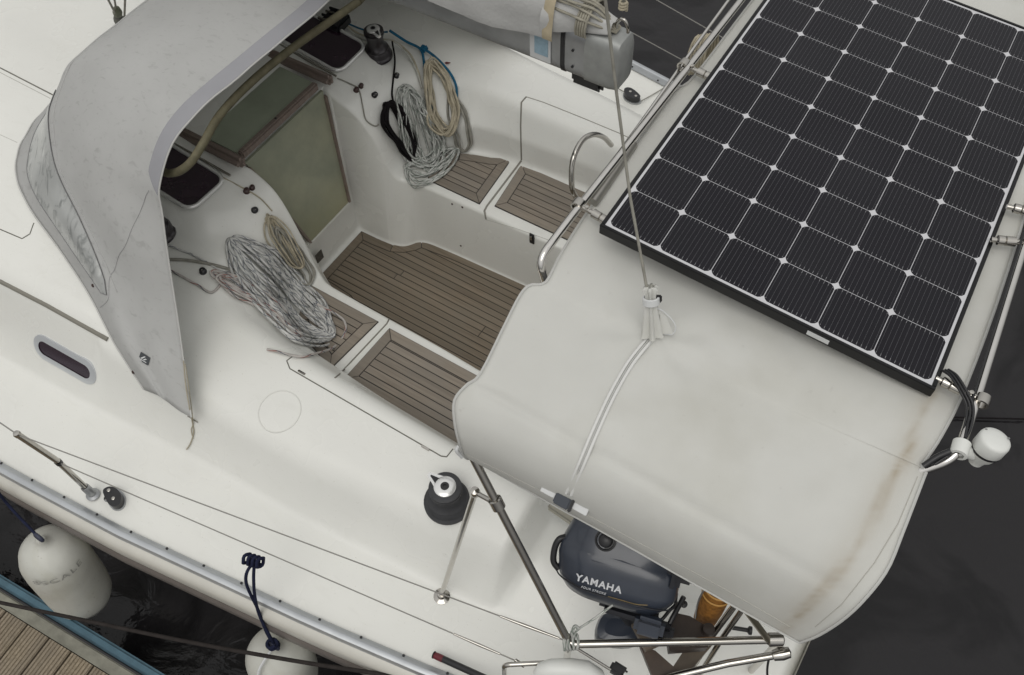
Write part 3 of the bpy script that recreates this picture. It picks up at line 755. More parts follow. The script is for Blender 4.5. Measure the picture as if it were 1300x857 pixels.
# bimini pole with clamp and brace foot, rails of the pushpit
pu = pt(598, 576, 1.68)
piece('bimini_pole', [pu, PP+np.array([0, 0, 0])], .0135)
cl = pt(618, 636, 1.5); dpole = nrm(PP-pu); cl = pu+dpole*np.linalg.norm(cl-pu)
t = M(); t.lathe([(.0145, -.022), (.0215, -.02), (.0215, .014), (.0145, .018)], cl, dpole, 18); t.obj('pole_clamp', steel, boat)
ft = hit(561, 757); ct = pt(603, 625, 1.49)
piece('pole_brace', [ft+np.array([0, 0, .02]), ct], .0105)
t = M(); t.lathe([(.034, -.004), (.034, .004), (.018, .010), (.014, .03), (0, .03)], ft, seg=18); t.obj('brace_foot', steel, boat)
t = M(); t.lathe([(0, -.018), (.014, -.014), (.017, 0), (.014, .014), (0, .018)], ct, seg=16); t.obj('brace_knuckle', steel, boat)
piece('clamp_arm', [ct, cl], .008)
Q = pt(992, 812, 1.03)
piece('pushpit_rail', [PP+np.array([-.0, 0, .0]), PP+np.array([.02, .004, 0]), Q], .0138)
Qs = (Q[0], 2*YC-Q[1], Q[2]); 
piece('pushpit_rail', [pt(1000, 806, 1.03), (.40, 1.40, 1.03), (.40, 2*YC-1.4, 1.03), (PP[0], 2*YC-PP[1], 1.03)], .0135)
t = M(); t.lathe([(.0165, -.028), (.023, -.024), (.023, .02), (.0165, .024)], pt(985, 812, 1.03), nrm(Q-PP), 18); t.obj('rail_clamp', steel, boat)
piece('pushpit_lower_rail', [pt(1000, 829, .98), pt(925, 842, .93), pt(850, 860, .88), pt(780, 885, .80), pt(640, 905, .75)], .0135)
t = M(); t.lathe([(0, -.035), (.018, -.03), (.022, 0), (.018, .025), (0, .03)], pt(993, 830, .985), nrm(pt(993, 830, .985)-pt(850, 857, .88)), 18); t.obj('rail_ball', steel, boat)
t = M(); piece('pushpit_leg', [Q, (Q[0]+.0, Q[1]+.03, .46)], .0125)
piece('pushpit_leg', [PP, drop(PP[0]-.02, PP[1]+.04)], .0125)
lr = bent([pt(702, 841, .80), pt(640, 844, .80), pt(641, 862, .60)], .03)
piece('pushpit_lower_rail', lr, .009)
t = M(); t.tube([pt(654, 838, .79), pt(666, 846, .79)], .007, 8); t.obj('wire_terminal', steel, boat)
piece('pushpit_wire', [PP+np.array([0, 0, -.02]), pt(775, 850, .93)], .005)
# white horseshoe buoy edge and black fitting at the rail
# steel ladder tubes on the stern
for dx in (0, 13):
    piece('ladder_tube', [pt(870+dx, 862+dx*.2, .62), pt(905+dx, 806+dx*.2, .9), pt(950+dx, 745, 1.15)], .0095 if dx else .011)
piece('stern_strut', [pt(942, 768, 1.25), pt(975, 812, 1.04)], .011, m=mat('dull_steel', (.32, .29, .22), .35, .9))
t = M(); t.lathe([(.0, 0), (.016, .002), (.016, .012), (.008, .018), (.008, .09), (0, .09)], pt(955, 801, .7), nrm(pt(930, 797, .7)-pt(955, 801, .7)), 14); t.obj('ladder_stop', blackp, boat)
# curved grab handle by the starboard seat
hp = [pt(731, 250, .80), pt(726, 238, .90), pt(727, 205, 1.02), pt(738, 180, 1.06), pt(752, 171, 1.04), pt(766, 174, .94), pt(776, 184, .82)]
piece('grab_handle', cr(hp, 6), .0135)
# teak-capped stern gate piece / white block near the engine
c_ = pt(714, 652, .80)
q = [pt(696, 643, .8), pt(703, 633, .8), pt(745, 655, .8), pt(738, 672, .8)]
t = M(); t.prism(q, (0, 0, .035)); o = t.obj('locker_box', mat('cream_box', (.42, .40, .33), .5, noise=.15, nscale=10), boat)
t = M(); t.tube([p+np.array([0, 0, .001]) for p in [pt(703, 633, .8), pt(696, 643, .8), pt(738, 672, .8)]], .003, 6); t.obj('box_trim', mat('box_trim', (.25, .24, .2), .5), o)

# ------------------------------------------------------------------ ropes
def rope(pts, r, m, name, seg=8, parent=None):
    t = M(); t.tube(pts, r, seg); return t.obj(name, m, parent)
def rp(pxl, r, n=6):
    P = [hit(p[0], p[1], p[2] if len(p) > 2 else r*1.1) for p in pxl]; return cr(P, n)
def coil(axis, hw, loops, r, seed, lift=.012, spread=.05, jit=2.0, inner=.35, ph=0.):
    """long hanks of rope laid along a pixel axis over the deck, as one continuous line"""
    rg = np.random.RandomState(seed); A = np.array(axis, float); n = len(A)
    T = np.array([nrm(A[min(i+1, n-1)]-A[max(i-1, 0)]) for i in range(n)]); Nn = np.stack([-T[:, 1], T[:, 0]], 1)
    def axp(t):
        f = t*(n-1); i = int(min(f, n-2)); g = f-i
        return A[i]*(1-g)+A[i+1]*g, nrm(Nn[i]*(1-g)+Nn[i+1]*g), np.interp(f, range(n), hw), nrm(T[i]*(1-g)+T[i+1]*g)
    out = []
    for l in range(loops):
        fr_ = inner+(1-inner)*rg.rand(); dl = rg.randn()*jit*.6; top = rg.rand()*.10; bot = 1-rg.rand()*.10
        lf = lift+spread*rg.rand()
        fl, fr2 = fr_*(.8+.3*rg.rand()), fr_*(.8+.3*rg.rand())
        for side, ts in ((-1, np.linspace(top, bot, 6)), (1, np.linspace(bot, top, 6))):
            for k, t in enumerate(ts):
                c, nn, h_, tt = axp(t)
                endf = math.sin(PI*min(1, max(0, (min(t-top, bot-t)+.10)/.30))/2) if True else 1
                f_ = (fl if side < 0 else fr2)*endf
                p = c+nn*(side*h_*f_+dl)+rg.randn(2)*jit*.45
                if k == 0 or k == 5: p = c+nn*(side*h_*f_*.8+dl)+tt*((1 if (side < 0) == (k == 5) else -1)*h_*.25*rg.rand())
                out.append((p[0], p[1], lf*(.75+.5*rg.rand())))
    P = [hit(*p) for p in out]
    P = np.array(P)
    return cr(list(P), 5)
# port side hank on the console
o = rope(coil([(294, 308), (322, 340), (356, 378), (391, 411), (419, 428)], [24, 32, 34, 32, 30], 30, .0055, 3, .008, .036, 1.6, .10), .0060, rope_fleck, 'rope_coil')
tag(o, 'large white hank of rope with dark flecks lying over the port console and seat', 'rope')
o = rope(coil([(272, 350), (302, 364), (340, 388), (366, 415), (384, 434)], [16, 15, 12, 10, 8], 11, .0055, 5, .008, .02, 2.0, .2), .0055, rope_pink, 'rope_coil')
tag(o, 'white rope with reddish flecks bunched on the outer side of the big port hank', 'rope')
o = rope(rp([(340, 445, .012), (380, 455, .012), (400, 452, .014), (425, 442, .012), (438, 425, .012), (438, 410, .012), (425, 400, .02), (405, 392, .04)], .006), .006, rope_pink, 'rope_end')
tag(o, 'single loop of rope curving past the hank onto the teak seat', 'rope')
o = rope(coil([(338, 275), (352, 300), (366, 325), (376, 338)], [13, 15, 12, 9], 8, .0045, 9, .008, .03, 1.5, .2), .0040, rope_beige, 'rope_coil')
tag(o, 'small beige cord hank above the large port rope hank', 'rope')
o = rope(coil([(350, 290), (375, 330), (390, 352), (392, 362)], [8, 12, 11, 8], 5, .005, 19, .004, .02, 1.5, .3), .005, rope_grey, 'rope_coil')
tag(o, 'dark grey line tucked between the beige cord and the console edge', 'rope')
o = rope(rp([(213, 312), (240, 322), (265, 335), (288, 350), (305, 352)], .005), .005, rope_fleck, 'sheet_line')
tag(o, 'flecked line running from the port winch to the large hank', 'rope')
o = rope(rp([(205, 330), (235, 331), (262, 335), (290, 342), (310, 350)], .006), .0075, rope_grey, 'sheet_line')
tag(o, 'thick grey line running straight under the port winch', 'rope')
o = rope(rp([(205, 338), (228, 350), (250, 362), (268, 372), (280, 362)], .005), .006, rope_pink, 'sheet_line')
tag(o, 'pale line drooping below the others behind the sprayhood edge', 'rope')
o = rope(rp([(238, 204), (275, 222), (310, 240), (330, 252), (345, 268)], .004), .0032, rope_beige, 'sheet_line')
tag(o, 'thin beige line led through the port brown fairleads', 'rope')
# starboard side
o = rope(coil([(491, 133), (497, 155), (511, 180), (519, 202)], [15, 17, 11, 5], 16, .005, 21, .008, .03, 1.6, .5), .0055, rope_black, 'rope_coil')
tag(o, 'black rope hank hanging on the starboard console', 'rope')
o = rope(rp([(497, 62, .05), (500, 80, .02), (499, 100), (497, 120), (498, 135, .02)], .005), .005, rope_black, 'sheet_line')
tag(o, 'black line dropping from the starboard winch to the black hank', 'rope')
o = rope(coil([(512, 112), (522, 140), (535, 175), (546, 212)], [14, 20, 27, 33], 20, .0055, 23, .008, .035, 4.5, .25), .0055, rope_fleck2, 'rope_coil')
tag(o, 'grey flecked rope hanging in long loops down to the starboard seat', 'rope')
o = rope(coil([(514, 212), (534, 222), (560, 208), (580, 188)], [15, 18, 17, 13], 9, .0055, 31, .008, .03, 2.5, .3), .0055, rope_fleck2, 'rope_coil')
tag(o, 'loose grey flecked rope bundle lying on the fore end of the starboard seat', 'rope')
o = rope(coil([(543, 84), (554, 110), (564, 140), (571, 162)], [12, 18, 21, 19], 9, .0055, 27, .02, .035, 3.0, .55), .0062, rope_beige, 'rope_coil')
tag(o, 'cream rope hank hung outboard on the starboard coaming', 'rope')
o = rope(coil([(572, 118), (582, 150), (590, 175), (588, 192)], [10, 13, 11, 9], 4, .0055, 29, .008, .02, 1.5, .4), .0055, rope_grey, 'rope_coil')
tag(o, 'grey loops under the cream hank by the seat back', 'rope')
o = rope(rp([(492, 52, .08), (515, 58, .03), (533, 68, .03), (537, 85, .03), (538, 105, .03), (546, 125, .03), (547, 138, .02)], .005), .0072, rope_blue, 'sheet_line')
tag(o, 'blue line hanging inside the cream rope hank', 'rope')
o = rope(rp([(536, 66, .03), (552, 78, .03), (570, 95, .03), (580, 110, .03), (581, 125, .02)], .005), .0072, rope_blue, 'sheet_line')
tag(o, 'blue line looping outboard of the cream rope hank', 'rope')
k = M(); pk = hit(537, 68, .035)
k.tube([pk+.014*np.array([math.cos(a*1.0), math.sin(a*1.3), .7*math.sin(a*2)]) for a in np.linspace(0, 6*PI, 60)], .0055, 8)
o = k.obj('rope_knot', rope_blue); tag(o, 'blue knot above the cream rope hank', 'knot')
for i, (dy, m_, lb) in enumerate([(0, rope_beige, 'cream line lying between the clutch and the starboard winch, nearest the cabin'), (5, rope_white, 'white line lying between the clutch and the starboard winch, middle one'), (-6, rope_blue, 'blue line lying between the clutch and the starboard winch')]):
    o = rope(rp([(440, 38+dy*.3, .02), (455, 46+dy, .015), (472, 52+dy, .02), (485, 57+dy*.5, .04), (500, 62, .05), (520, 72+dy, .02), (530, 92+dy, .012), (534, 112, .012)] if i < 2 else [(440, 34, .02), (458, 40, .015), (472, 46, .03), (490, 52, .07)], .005), .0048, m_, 'sheet_line'); tag(o, lb, 'rope')
o = rope(rp([(428, 100), (442, 106), (455, 114), (460, 135), (464, 152), (475, 160), (480, 158)], .004), .0035, rope_grey, 'sheet_line')
tag(o, 'thin grey line hanging from the starboard brown fairleads', 'rope')

# ------------------------------------------------------------------ SPRAYHOOD
def surf(rows, nu, nv, closed=False):
    """rows: list of rows of 3d pts -> dense grid, Catmull-Rom both ways"""
    A = [cr(r_, nu) for r_ in rows]; A = np.array(A)
    B_ = [cr(list(A[:, j]), nv) for j in range(A.shape[1])]
    return np.transpose(np.array(B_), (1, 0, 2))
def hz(px, py, l=.012): return hit(px, py, l)
H = [
 [(-2.35, YC, 1.785), (-2.80, YC, 1.74), (-3.25, YC, 1.60), (-3.50, YC, 1.38), (-3.75, YC, 1.11)],
 [at(300, 100, 1.755), (-2.84, 1.66, 1.715), at(112, 60, 1.57), (-3.50, 1.61, 1.35), (-3.74, 1.6, 1.10)],
 [at(230, 165, 1.70), (-2.86, 1.43, 1.655), at(85, 93, 1.50), (-3.46, 1.40, 1.31), hz(38, 168)],
 [at(203, 232, 1.56), (-2.85, 1.26, 1.53), at(69, 148, 1.40), (-3.42, 1.24, 1.22), hz(22, 215)],
 [at(207, 275, 1.43), at(135, 240, 1.41), at(76, 212, 1.30), at(52, 230, 1.18), hz(38, 262)],
 [at(215, 335, 1.25), at(160, 310, 1.27), at(106, 275, 1.20), at(92, 300, 1.12), hz(80, 322)],
 [at(225, 400, 1.05), at(180, 375, 1.09), at(136, 338, 1.10), at(126, 362, 1.02), hz(116, 378)],
 [at(234, 465, .88), at(203, 450, .92), at(170, 425, .94), at(160, 440, .90), hz(148, 437)],
 [at(243, 530, .76), at(228, 522, .765), at(212, 510, .77), at(200, 502, .785), hz(186, 493, .015)],
]
hood = thing('sprayhood', 'grey canvas sprayhood over the companionway, with a clouded plastic side window', 'sprayhood', (-2.9, YC, 1.1))
G = surf(H, 8, 8)
# soft wrinkles
n_, m__ = G.shape[:2]
for i in range(n_):
    for j in range(m__):
        x, y, z = G[i, j]; k = min(1, i/12)*min(1, (n_-1-i)/6)
        G[i, j, 2] += .004*k*math.sin(9*x+4*math.sin(7*y))*math.sin(6*y+2*x)+.002*math.sin(31*y+9*math.sin(6*x))*k
Gs = G.copy(); Gs[:, :, 1] = 2*YC-Gs[:, :, 1]
FullG = np.concatenate([Gs[::-1], G[1:]], 0)
t = M(); t.grid(FullG, True); cano = t.obj('canopy', hoodm, hood)
md = cano.modifiers.new('s', 'SOLIDIFY'); md.thickness = .003; md.offset = -1
def gs(u, v, GG=G):   # row v (0..8), col u(0..4)
    fi = v*8; fj = u*8; i = int(min(fi, GG.shape[0]-2)); j = int(min(fj, GG.shape[1]-2)); a, b = fi-i, fj-j
    return (GG[i, j]*(1-a)*(1-b)+GG[i+1, j]*a*(1-b)+GG[i, j+1]*(1-a)*b+GG[i+1, j+1]*a*b)
def gn(u, v):
    a = gs(min(u+.05, 4), v)-gs(max(0, u-.05), v); b = gs(u, min(v+.05, 8))-gs(u, max(0, v-.05)); n = nrm(np.cross(a, b))
    if n[1] > 0 and n[2] < .3: n = -n
    return n if n @ (np.array([-.3, -1, 1])) > 0 else -n
# clouded windows, port and starboard
for s_ in (1, -1):
    vs = np.linspace(1.9, 6.25, 34); rows = []
    for v in vs:
        k = math.sqrt(max(0, math.sin(PI*(v-1.9)/4.35)))**.7; mid = 2.75; row = []
        for u in np.linspace(mid-.62*k-.0, mid+.72*k, 12):
            p = gs(u, v)+gn(u, v)*.004
            row.append((p[0], p[1] if s_ > 0 else 2*YC-p[1], p[2]))
        rows.append(row)
    rows = np.array(rows); t = M(); t.grid(rows, True); wv = t.obj('window', vinyl, hood)
    edge = list(rows[:, 0])+list(rows[::-1, -1]); t = M(); t.tube(edge, .0022, 6, closed=True); t.obj('window_seam', mat('seam_grey', (.2, .2, .2), .8), wv)
def onhood(px, py):
    best = None
    for v in np.linspace(2.5, 8, 81):
        for u in np.linspace(0, 4, 49):
            p = gs(u, v); c = R.T @ (p-CAM); x, y = CX-F*c[0]/c[2], CY+F*c[1]/c[2]
            d = (x-px)**2+(y-py)**2
            if best is None or d < best[0]: best = (d, u, v)
    return best[1], best[2]
_sk = [onhood(*q) for q in ((190, 243), (177, 268), (164, 298), (152, 322), (144, 345), (138, 370), (133, 384), (127, 390))]
SEAM = [(float(q[0]), float(q[1])) for q in cr([(a, b, 0) for a, b in _sk], 10)]
# dark band along the aft edge, and piping
for s_ in (1, -1):
    bd = [];
    for v in np.linspace(0, 3.35, 40):
        row = []
        for q in np.linspace(0, 1, 5):
            u = .005+.185*q*min(1, (3.4-v)*2); p = gs(u, v)+gn(u, v)*.0035
            row.append((p[0], p[1] if s_ > 0 else 2*YC-p[1], p[2]))
        bd.append(row)
    t = M(); t.grid(np.array(bd), True); t.obj('edge_band', hoodd, hood)
    def yy(p): return (p[0], p[1] if s_ > 0 else 2*YC-p[1], p[2])
    t = M(); t.tube([yy(gs(0, v)) for v in np.linspace(0, 8, 90)], .0035, 6); t.obj('edge_piping', piping, hood)
    t = M(); t.tube([yy(gs(4, v)+np.array([0, 0, .003])) for v in np.linspace(0, 8, 90)], .0045, 6); t.obj('edge_piping', piping, hood)
    t = M(); t.tube([yy(gs(2, v)+gn(2, v)*.001) for v in np.linspace(0, 6.4, 60)], .0022, 6); t.obj('seam', mat('seam_light', (.40, .40, .39), .8), hood)
    sp = [gs(u, v)+gn(u, v)*.001 for u, v in SEAM]
    t = M(); t.tube([yy(p) for p in sp], .0016, 6); t.obj('seam', mat('seam_grey2', (.36, .36, .36), .8), hood)
# bow tube in its stained sleeve, inboard of the aft edge
bt_ = [at(206, 217, 1.50), at(214, 220, 1.515), at(228, 217, 1.56), at(243, 205, 1.60), at(258, 182, 1.64), at(280, 145, 1.66), at(318, 105, 1.67), at(370, 62, 1.68), at(455, 2, 1.685)]
bt2 = cr(bt_, 6)
t = M(); t.tube(bt2, .0165, 14); t.obj('bow_tube', bowtube, hood)
lastp = bt2[-1]
t = M(); t.tube(cr([lastp, (-2.43, 2.8, 1.62), (-2.42, 2.95, 1.5), (-2.40, 3.1, 1.2), (-2.3, 3.4, .8)], 6), .0165, 14); t.obj('bow_tube', bowtube, hood)
# maker's patch, snap and tie cord
def patch(c, u, v, hu, hv, m, name, parent, n):
    t = M(); t.prism([c-u*hu-v*hv, c+u*hu-v*hv, c+u*hu+v*hv, c-u*hu+v*hv], n*.002); return t.obj(name, m, parent)
def onhood(px, py):
    best = None
    for v in np.linspace(5, 8, 61):
        for u in np.linspace(0, 4, 41):
            p = gs(u, v); c = R.T @ (p-CAM); x, y = CX-F*c[0]/c[2], CY+F*c[1]/c[2]
            d = (x-px)**2+(y-py)**2
            if best is None or d < best[0]: best = (d, u, v)
    return best[1], best[2]
u0, v0 = onhood(185, 454); nn = gn(u0, v0); c = gs(u0, v0)+nn*.006
ex = nrm(at(194, 461, c[2])-at(176, 447, c[2])); ex = nrm(ex-nn*(ex @ nn)); ey = np.cross(nn, ex)
po = patch(c, ex, ey, .026, .019, mat('dark_patch', (.05, .055, .06), .6), 'maker_patch', hood, nn)
t = M(); z_ = nn*.001
def pp(a, b): return c+ex*a+ey*b+z_
t.prism([pp(-.018, -.006), pp(-.002, .011), pp(.004, .011), pp(-.010, -.006)], nn*.0006)
t.prism([pp(-.004, -.006), pp(.006, .004), pp(.014, .004), pp(.003, -.006)], nn*.0006)
t.prism([pp(-.018, -.012), pp(-.018, -.009), pp(.016, -.009), pp(.016, -.012)], nn*.0006)
t.obj('patch_emblem', offw, po)
for (x, y) in [(170, 473), (118, 362)]:
    u1, v1 = onhood(x, y); p = gs(u1, v1); n1 = gn(u1, v1)
    t = M(); t.lathe([(.008, 0), (.008, .004), (.004, .007), (0, .007)], p, n1, 12); t.obj('snap_stud', brownp, hood)
tc_ = [at(233, 458, .93), at(236, 490, .84), at(241, 520, .78), hit(246, 534, .01), hit(247, 548, .006), hit(243, 562, .006), hit(238, 570, .006)]
o = rope(cr(tc_, 5), .0028, tan, 'tie_cord', 6, hood)
o = rope(cr([at(235, 462, .92), at(240, 495, .83), hit(247, 533, .01), hit(244, 545, .006), hit(246, 556, .005)], 5), .0022, tan, 'tie_cord', 6, hood)
p = hit(245, 533); t = M(); t.tube([p+np.array([-.03, 0, .004]), p+np.array([0, 0, .010]), p+np.array([.03, 0, .004])], .003, 8); t.obj('lashing_eye', steel, hood)

# ------------------------------------------------------------------ BIMINI
bim = thing('bimini', 'off white canvas bimini stretched over steel hoops, water stained near its aft edge', 'bimini', (-.24, YC, 1.6))
rowsB = [
 (at(600, 583, 1.63), at(1015, 816, 1.66)),
 (at(590, 580, 1.70), at(1040, 806, 1.73)),
 (at(583, 562, 1.80), at(1072, 785, 1.82)),
 (at(577, 535, 1.872), at(1100, 758, 1.885)),
 (at(577, 508, 1.916), at(1127, 722, 1.926)),
 (at(592, 489, 1.938), at(1146, 676, 1.948)),
 (at(610, 474, 1.950), at(1160, 640, 1.957)),
 (at(640, 414, 1.960), at(1173, 606, 1.964)),
 (at(660, 375, 1.966), at(1176, 597, 1.967)),
 (at(673, 362, 1.970), at(1170, 592, 1.972)),
 (at(693, 358, 1.976), at(1178, 580, 1.977)),
 (at(712, 322, 1.985), at(1196, 552, 1.985)),
 (at(745, 270, 1.985), at(1222, 500, 1.985)),
 (at(802, 190, 1.99), at(1262, 395, 1.985)),
 (at(854, 118, 1.99), at(1298, 283, 1.985)),
]
last = rowsB[-1]
for yv, zz in ((2.30, 1.99), (2.7, 1.985), (3.1, 1.975), (3.35, 1.955), (3.50, 1.88), (3.58, 1.74), (3.60, 1.64)):
    rowsB.append((np.array([-.80, yv, zz]), np.array([.30, yv, zz])))
NB = 72
RB = []
for a, b in rowsB:
    a, b = np.array(a), np.array(b)
    RB.append([a+(b-a)*t for t in np.linspace(0, 1, NB)])
RB = np.array(RB)
dens = []
for j in range(NB): dens.append(cr(list(RB[:, j]), 7))
BG = np.transpose(np.array(dens), (1, 0, 2)); nb, mb = BG.shape[:2]
tuft = at(830, 425, 1.99)
stainpath = [at(*p, 1.97) for p in [(1180, 500), (1160, 545), (1150, 580), (1130, 612), (1118, 640), (1100, 680), (1070, 720), (1035, 755), (1000, 778), (965, 790)]]
SP = np.array(cr(stainpath, 6))
sta = np.zeros((nb, mb))
for i in range(nb):
    for j in range(mb):
        x, y, z = BG[i, j]; e = math.sin(PI*j/(mb-1)); rr_ = i/nb
        port = min(1, max(0, (1.25-y)/.3))
        dz = -.014*e*min(1, max(0, (y-1.0)/.5))
        dz += .003*e*math.sin(5*x+3*y)+.0016*e*math.sin(14*x-6*y+2*math.sin(5*y))+.0008*math.sin(37*x+21*y+3*math.sin(9*y))*e
        # drag folds running from the hem crease, parallel to the port edge
        q = (y-1.0)/.035
        dz += -.009*math.exp(-((y-(.935+.05*(x+.8)*.3))/.012)**2)*min(1, e*4)*(1-.6*min(1, max(0, x+.5)))
        d2 = math.hypot(x-tuft[0], y-tuft[1]); dz += .022*math.exp(-(d2/.035)**2)+.006*math.exp(-(d2/.12)**2)
        ang = math.atan2(y-tuft[1], x-tuft[0]); dz += .0035*math.sin(ang*7)*math.exp(-((d2-.12)/.08)**2)
        BG[i, j, 2] += dz
        dd = np.min(np.hypot(SP[:, 0]-BG[i, j, 0], SP[:, 1]-BG[i, j, 1]))
        side = 1
        along = np.argmin(np.hypot(SP[:, 0]-BG[i, j, 0], SP[:, 1]-BG[i, j, 1]))/len(SP)
        sta[i, j] = .6*math.exp(-(dd/.010)**2)+.25*math.exp(-(dd/.045)**2)+(.45*math.exp(-(dd/.045)**2) if along > .82 else 0)
        if y > 3.2 or (dd > .2): sta[i, j] = 0
t = M(); t.grid(BG, True, att=sta); bco = t.obj('canopy', bimm, bim)
md = bco.modifiers.new('s', 'SOLIDIFY'); md.thickness = .003; md.offset = -1
hem = list(BG[::2, 0])+list(BG[-1, ::3])+list(BG[::-2, -1])+list(BG[0, ::-3])
t = M(); t.tube(hem, .0042, 6, closed=True); t.obj('hem_piping', piping, bim)
def bsurf(px, py):
    r = ray(px, py); h = bb.ray_cast(Vector(CAM), Vector(r)); return np.array(h[0]) if h[0] is not None else at(px, py, 1.98)
bb = BVHTree.FromPolygons([Vector(v) for v in t.v] if False else [Vector(v) for v in BG.reshape(-1, 3)], [(i*mb+j, i*mb+j+1, (i+1)*mb+j+1, (i+1)*mb+j) for i in range(nb-1) for j in range(mb-1)])
# seam lines parallel to the hoops and the port edge
def seam(pxs, r=.0015, m=None, lift=.0005):
    P = []
    for i in range(len(pxs)-1):
        for k in range(8):
            a = k/8; P.append(bsurf(pxs[i][0]*(1-a)+pxs[i+1][0]*a, pxs[i][1]*(1-a)+pxs[i+1][1]*a)+np.array([0, 0, lift]))
    t = M(); t.tube(P, r, 6); t.obj('seam', m or mat('canvas_seam', (.42, .41, .37), .85), bim)
seam([(592, 577), (640, 600), (715, 638), (800, 683), (920, 748), (1015, 803)], .0012)
seam([(1165, 605), (1140, 665), (1110, 715), (1068, 768), (1030, 800)], .0012)
seam([(860, 720-60), (900, 690), (1000, 745), (1060, 780)], .001) if False else None
# zip / double webbing strip running to the port buckle
stp = [(826, 428), (822, 434), (800, 462), (778, 500), (757, 545), (738, 590), (722, 628)]
for off, rr_ in ((-3.2, .0048), (3.2, .0048), (0, .0025)):
    P = cr([bsurf(x+off, y+off*.35)+np.array([0, 0, .003]) for x, y in stp], 5)
    t = M(); t.tube(P, rr_, 8); t.obj('zip_strip', mat('white_strip', (.66, .66, .64) if off else (.45, .45, .43), .6), bim)
pb = bsurf(716, 634)+np.array([0, -.005, .004]); ub = nrm(at(740, 650, 1.65)-at(700, 628, 1.65)); nb_ = nrm([0, -.55, .83]); vb = np.cross(nb_, ub)
def bp_(a, b, c=0): return pb+ub*a+vb*b+nb_*c
t = M(); t.box(bp_(.0, 0, .004), (.048, .036, .016), (ub, vb, nb_), .004); bo = t.obj('buckle', mat('slate_buckle', (.035, .042, .055), .4), bim)
t = M(); t.box(bp_(.028, 0, .004), (.008, .042, .018), (ub, vb, nb_), .003); t.obj('buckle_bar', blackp, bo)
for a in (-.055, .062):
    t = M(); t.box(bp_(a*.85, .002, .0), (.045, .020, .004), (ub, vb, nb_), .0015); t.obj('buckle_webbing', offw, bim)
# gathered tuft held by a strap
tb = bsurf(828, 425); tt = at(826, 366, 2.12)
t = M(); axis = nrm(tt-tb)
prof_ = []
side1 = nrm(np.cross(axis, [0, 0, 1.])) if abs(axis[2]) < .9 else np.array([1., 0, 0]); side2 = np.cross(axis, side1)
Ht = np.linalg.norm(tt-tb); rws = []
for hgt, rad in ((-.01, .028), (.1, .024), (.25, .022), (.45, .018), (.62, .015), (.75, .012), (.88, .014), (1.0, .019), (1.05, .013)):
    rws.append([tb+axis*Ht*hgt+(side1*math.cos(a)+side2*math.sin(a))*rad*(1+.28*math.sin(6*a+hgt)) for a in np.linspace(0, 2*PI, 40, endpoint=False)])
t.grid(np.array(rws), True, closed_u=True); tf = t.obj('gathered_tuft', bimm, bim)
t = M(); t.lathe([(.018, -.011), (.023, -.009), (.023, .009), (.018, .011)], tb+axis*Ht*.74, axis, 20); t.obj('strap', offw, tf)
bk = tb+axis*Ht*.78+(at(832, 381, 2.1)-at(825, 381, 2.1))*1.1
t = M(); t.box(bk, (.026, .012, .020), (nrm(at(840, 381, 2.1)-at(825, 381, 2.1)), [0, 0, 1], axis), .003); t.obj('strap_buckle', blackp, tf)
lp = [tb+axis*Ht*.60, at(842, 395, 2.06), at(857, 412, 2.03), at(854, 424, 2.0), bsurf(838, 424)+np.array([0, 0, .003])]
t = M(); t.tube(cr(lp, 6), .0018, 6); t.obj('cord_loop', offw, tf)
t = M()
fl = [[tb+axis*Ht*.62, tb+axis*Ht*.62+np.array([.002, 0, 0])], [at(838, 400, 2.05), at(846, 402, 2.045)], [at(838, 424, 2.005), at(855, 424, 2.0)]]
t.grid(np.array(fl), True); t.obj('tuft_fold', bimm, tf)

# hoops
fb = [(-.78, 1.345, 1.80), at(692, 357, 1.94), at(684, 330, 2.015), (-.826, 1.50, 2.03), (-.815, 2.9, 2.03), (-.81, 3.3, 2.0), (-.80, 3.5, 1.9), (-.6, 3.5, 1.1)]
fb = bent([fb[0], fb[1], fb[2], fb[3], fb[4], fb[5], fb[6], fb[7]], .05)
t = M(); t.tube(fb, .0125, 16); fbo = t.obj('front_hoop', steel_hoop, bim)
t = M(); t.tube([at(752, 257, 2.0), at(803, 183, 2.0)], .0175, 16); t.obj('hoop_sleeve', mat('dull_sleeve', (.36, .35, .32), .4, .6), bim)
t = M(); t.tube([at(745, 250, 2.02), at(812, 158, 2.02), at(880, 62, 2.02), at(925, 0, 2.02), (-.79, 3.0, 2.0)], .006, 10); t.obj('inner_hoop', steel_hoop, bim)
ab = bent([at(1168, 598, 1.955), at(1208, 584, 2.0), at(1222, 562, 2.02), at(1237, 515, 2.02), at(1300, 312, 2.02), (.352, 3.15, 2.02), (.34, 3.45, 1.9), (.32, 3.45, 1.1)], .06)
t = M(); t.tube(ab, .0125, 16); t.obj('aft_hoop', steel_hoop, bim)
t = M(); t.tube([at(1225, 556, 2.035), at(1235, 505, 2.035), at(1300, 296, 2.035)], .0035, 8); t.obj('hoop_wire', blackp, bim)
# port leg tie
t = M(); t.tube(cr([at(583, 566, 1.74), at(580, 572, 1.73), at(587, 580, 1.70)], 4), .007, 8); t.obj('corner_tab', offw, bim)
t = M(); t.box(at(580, 551, 1.76), (.012, .01, .03), bev=.003); t.obj('corner_buckle', blackp, bim)

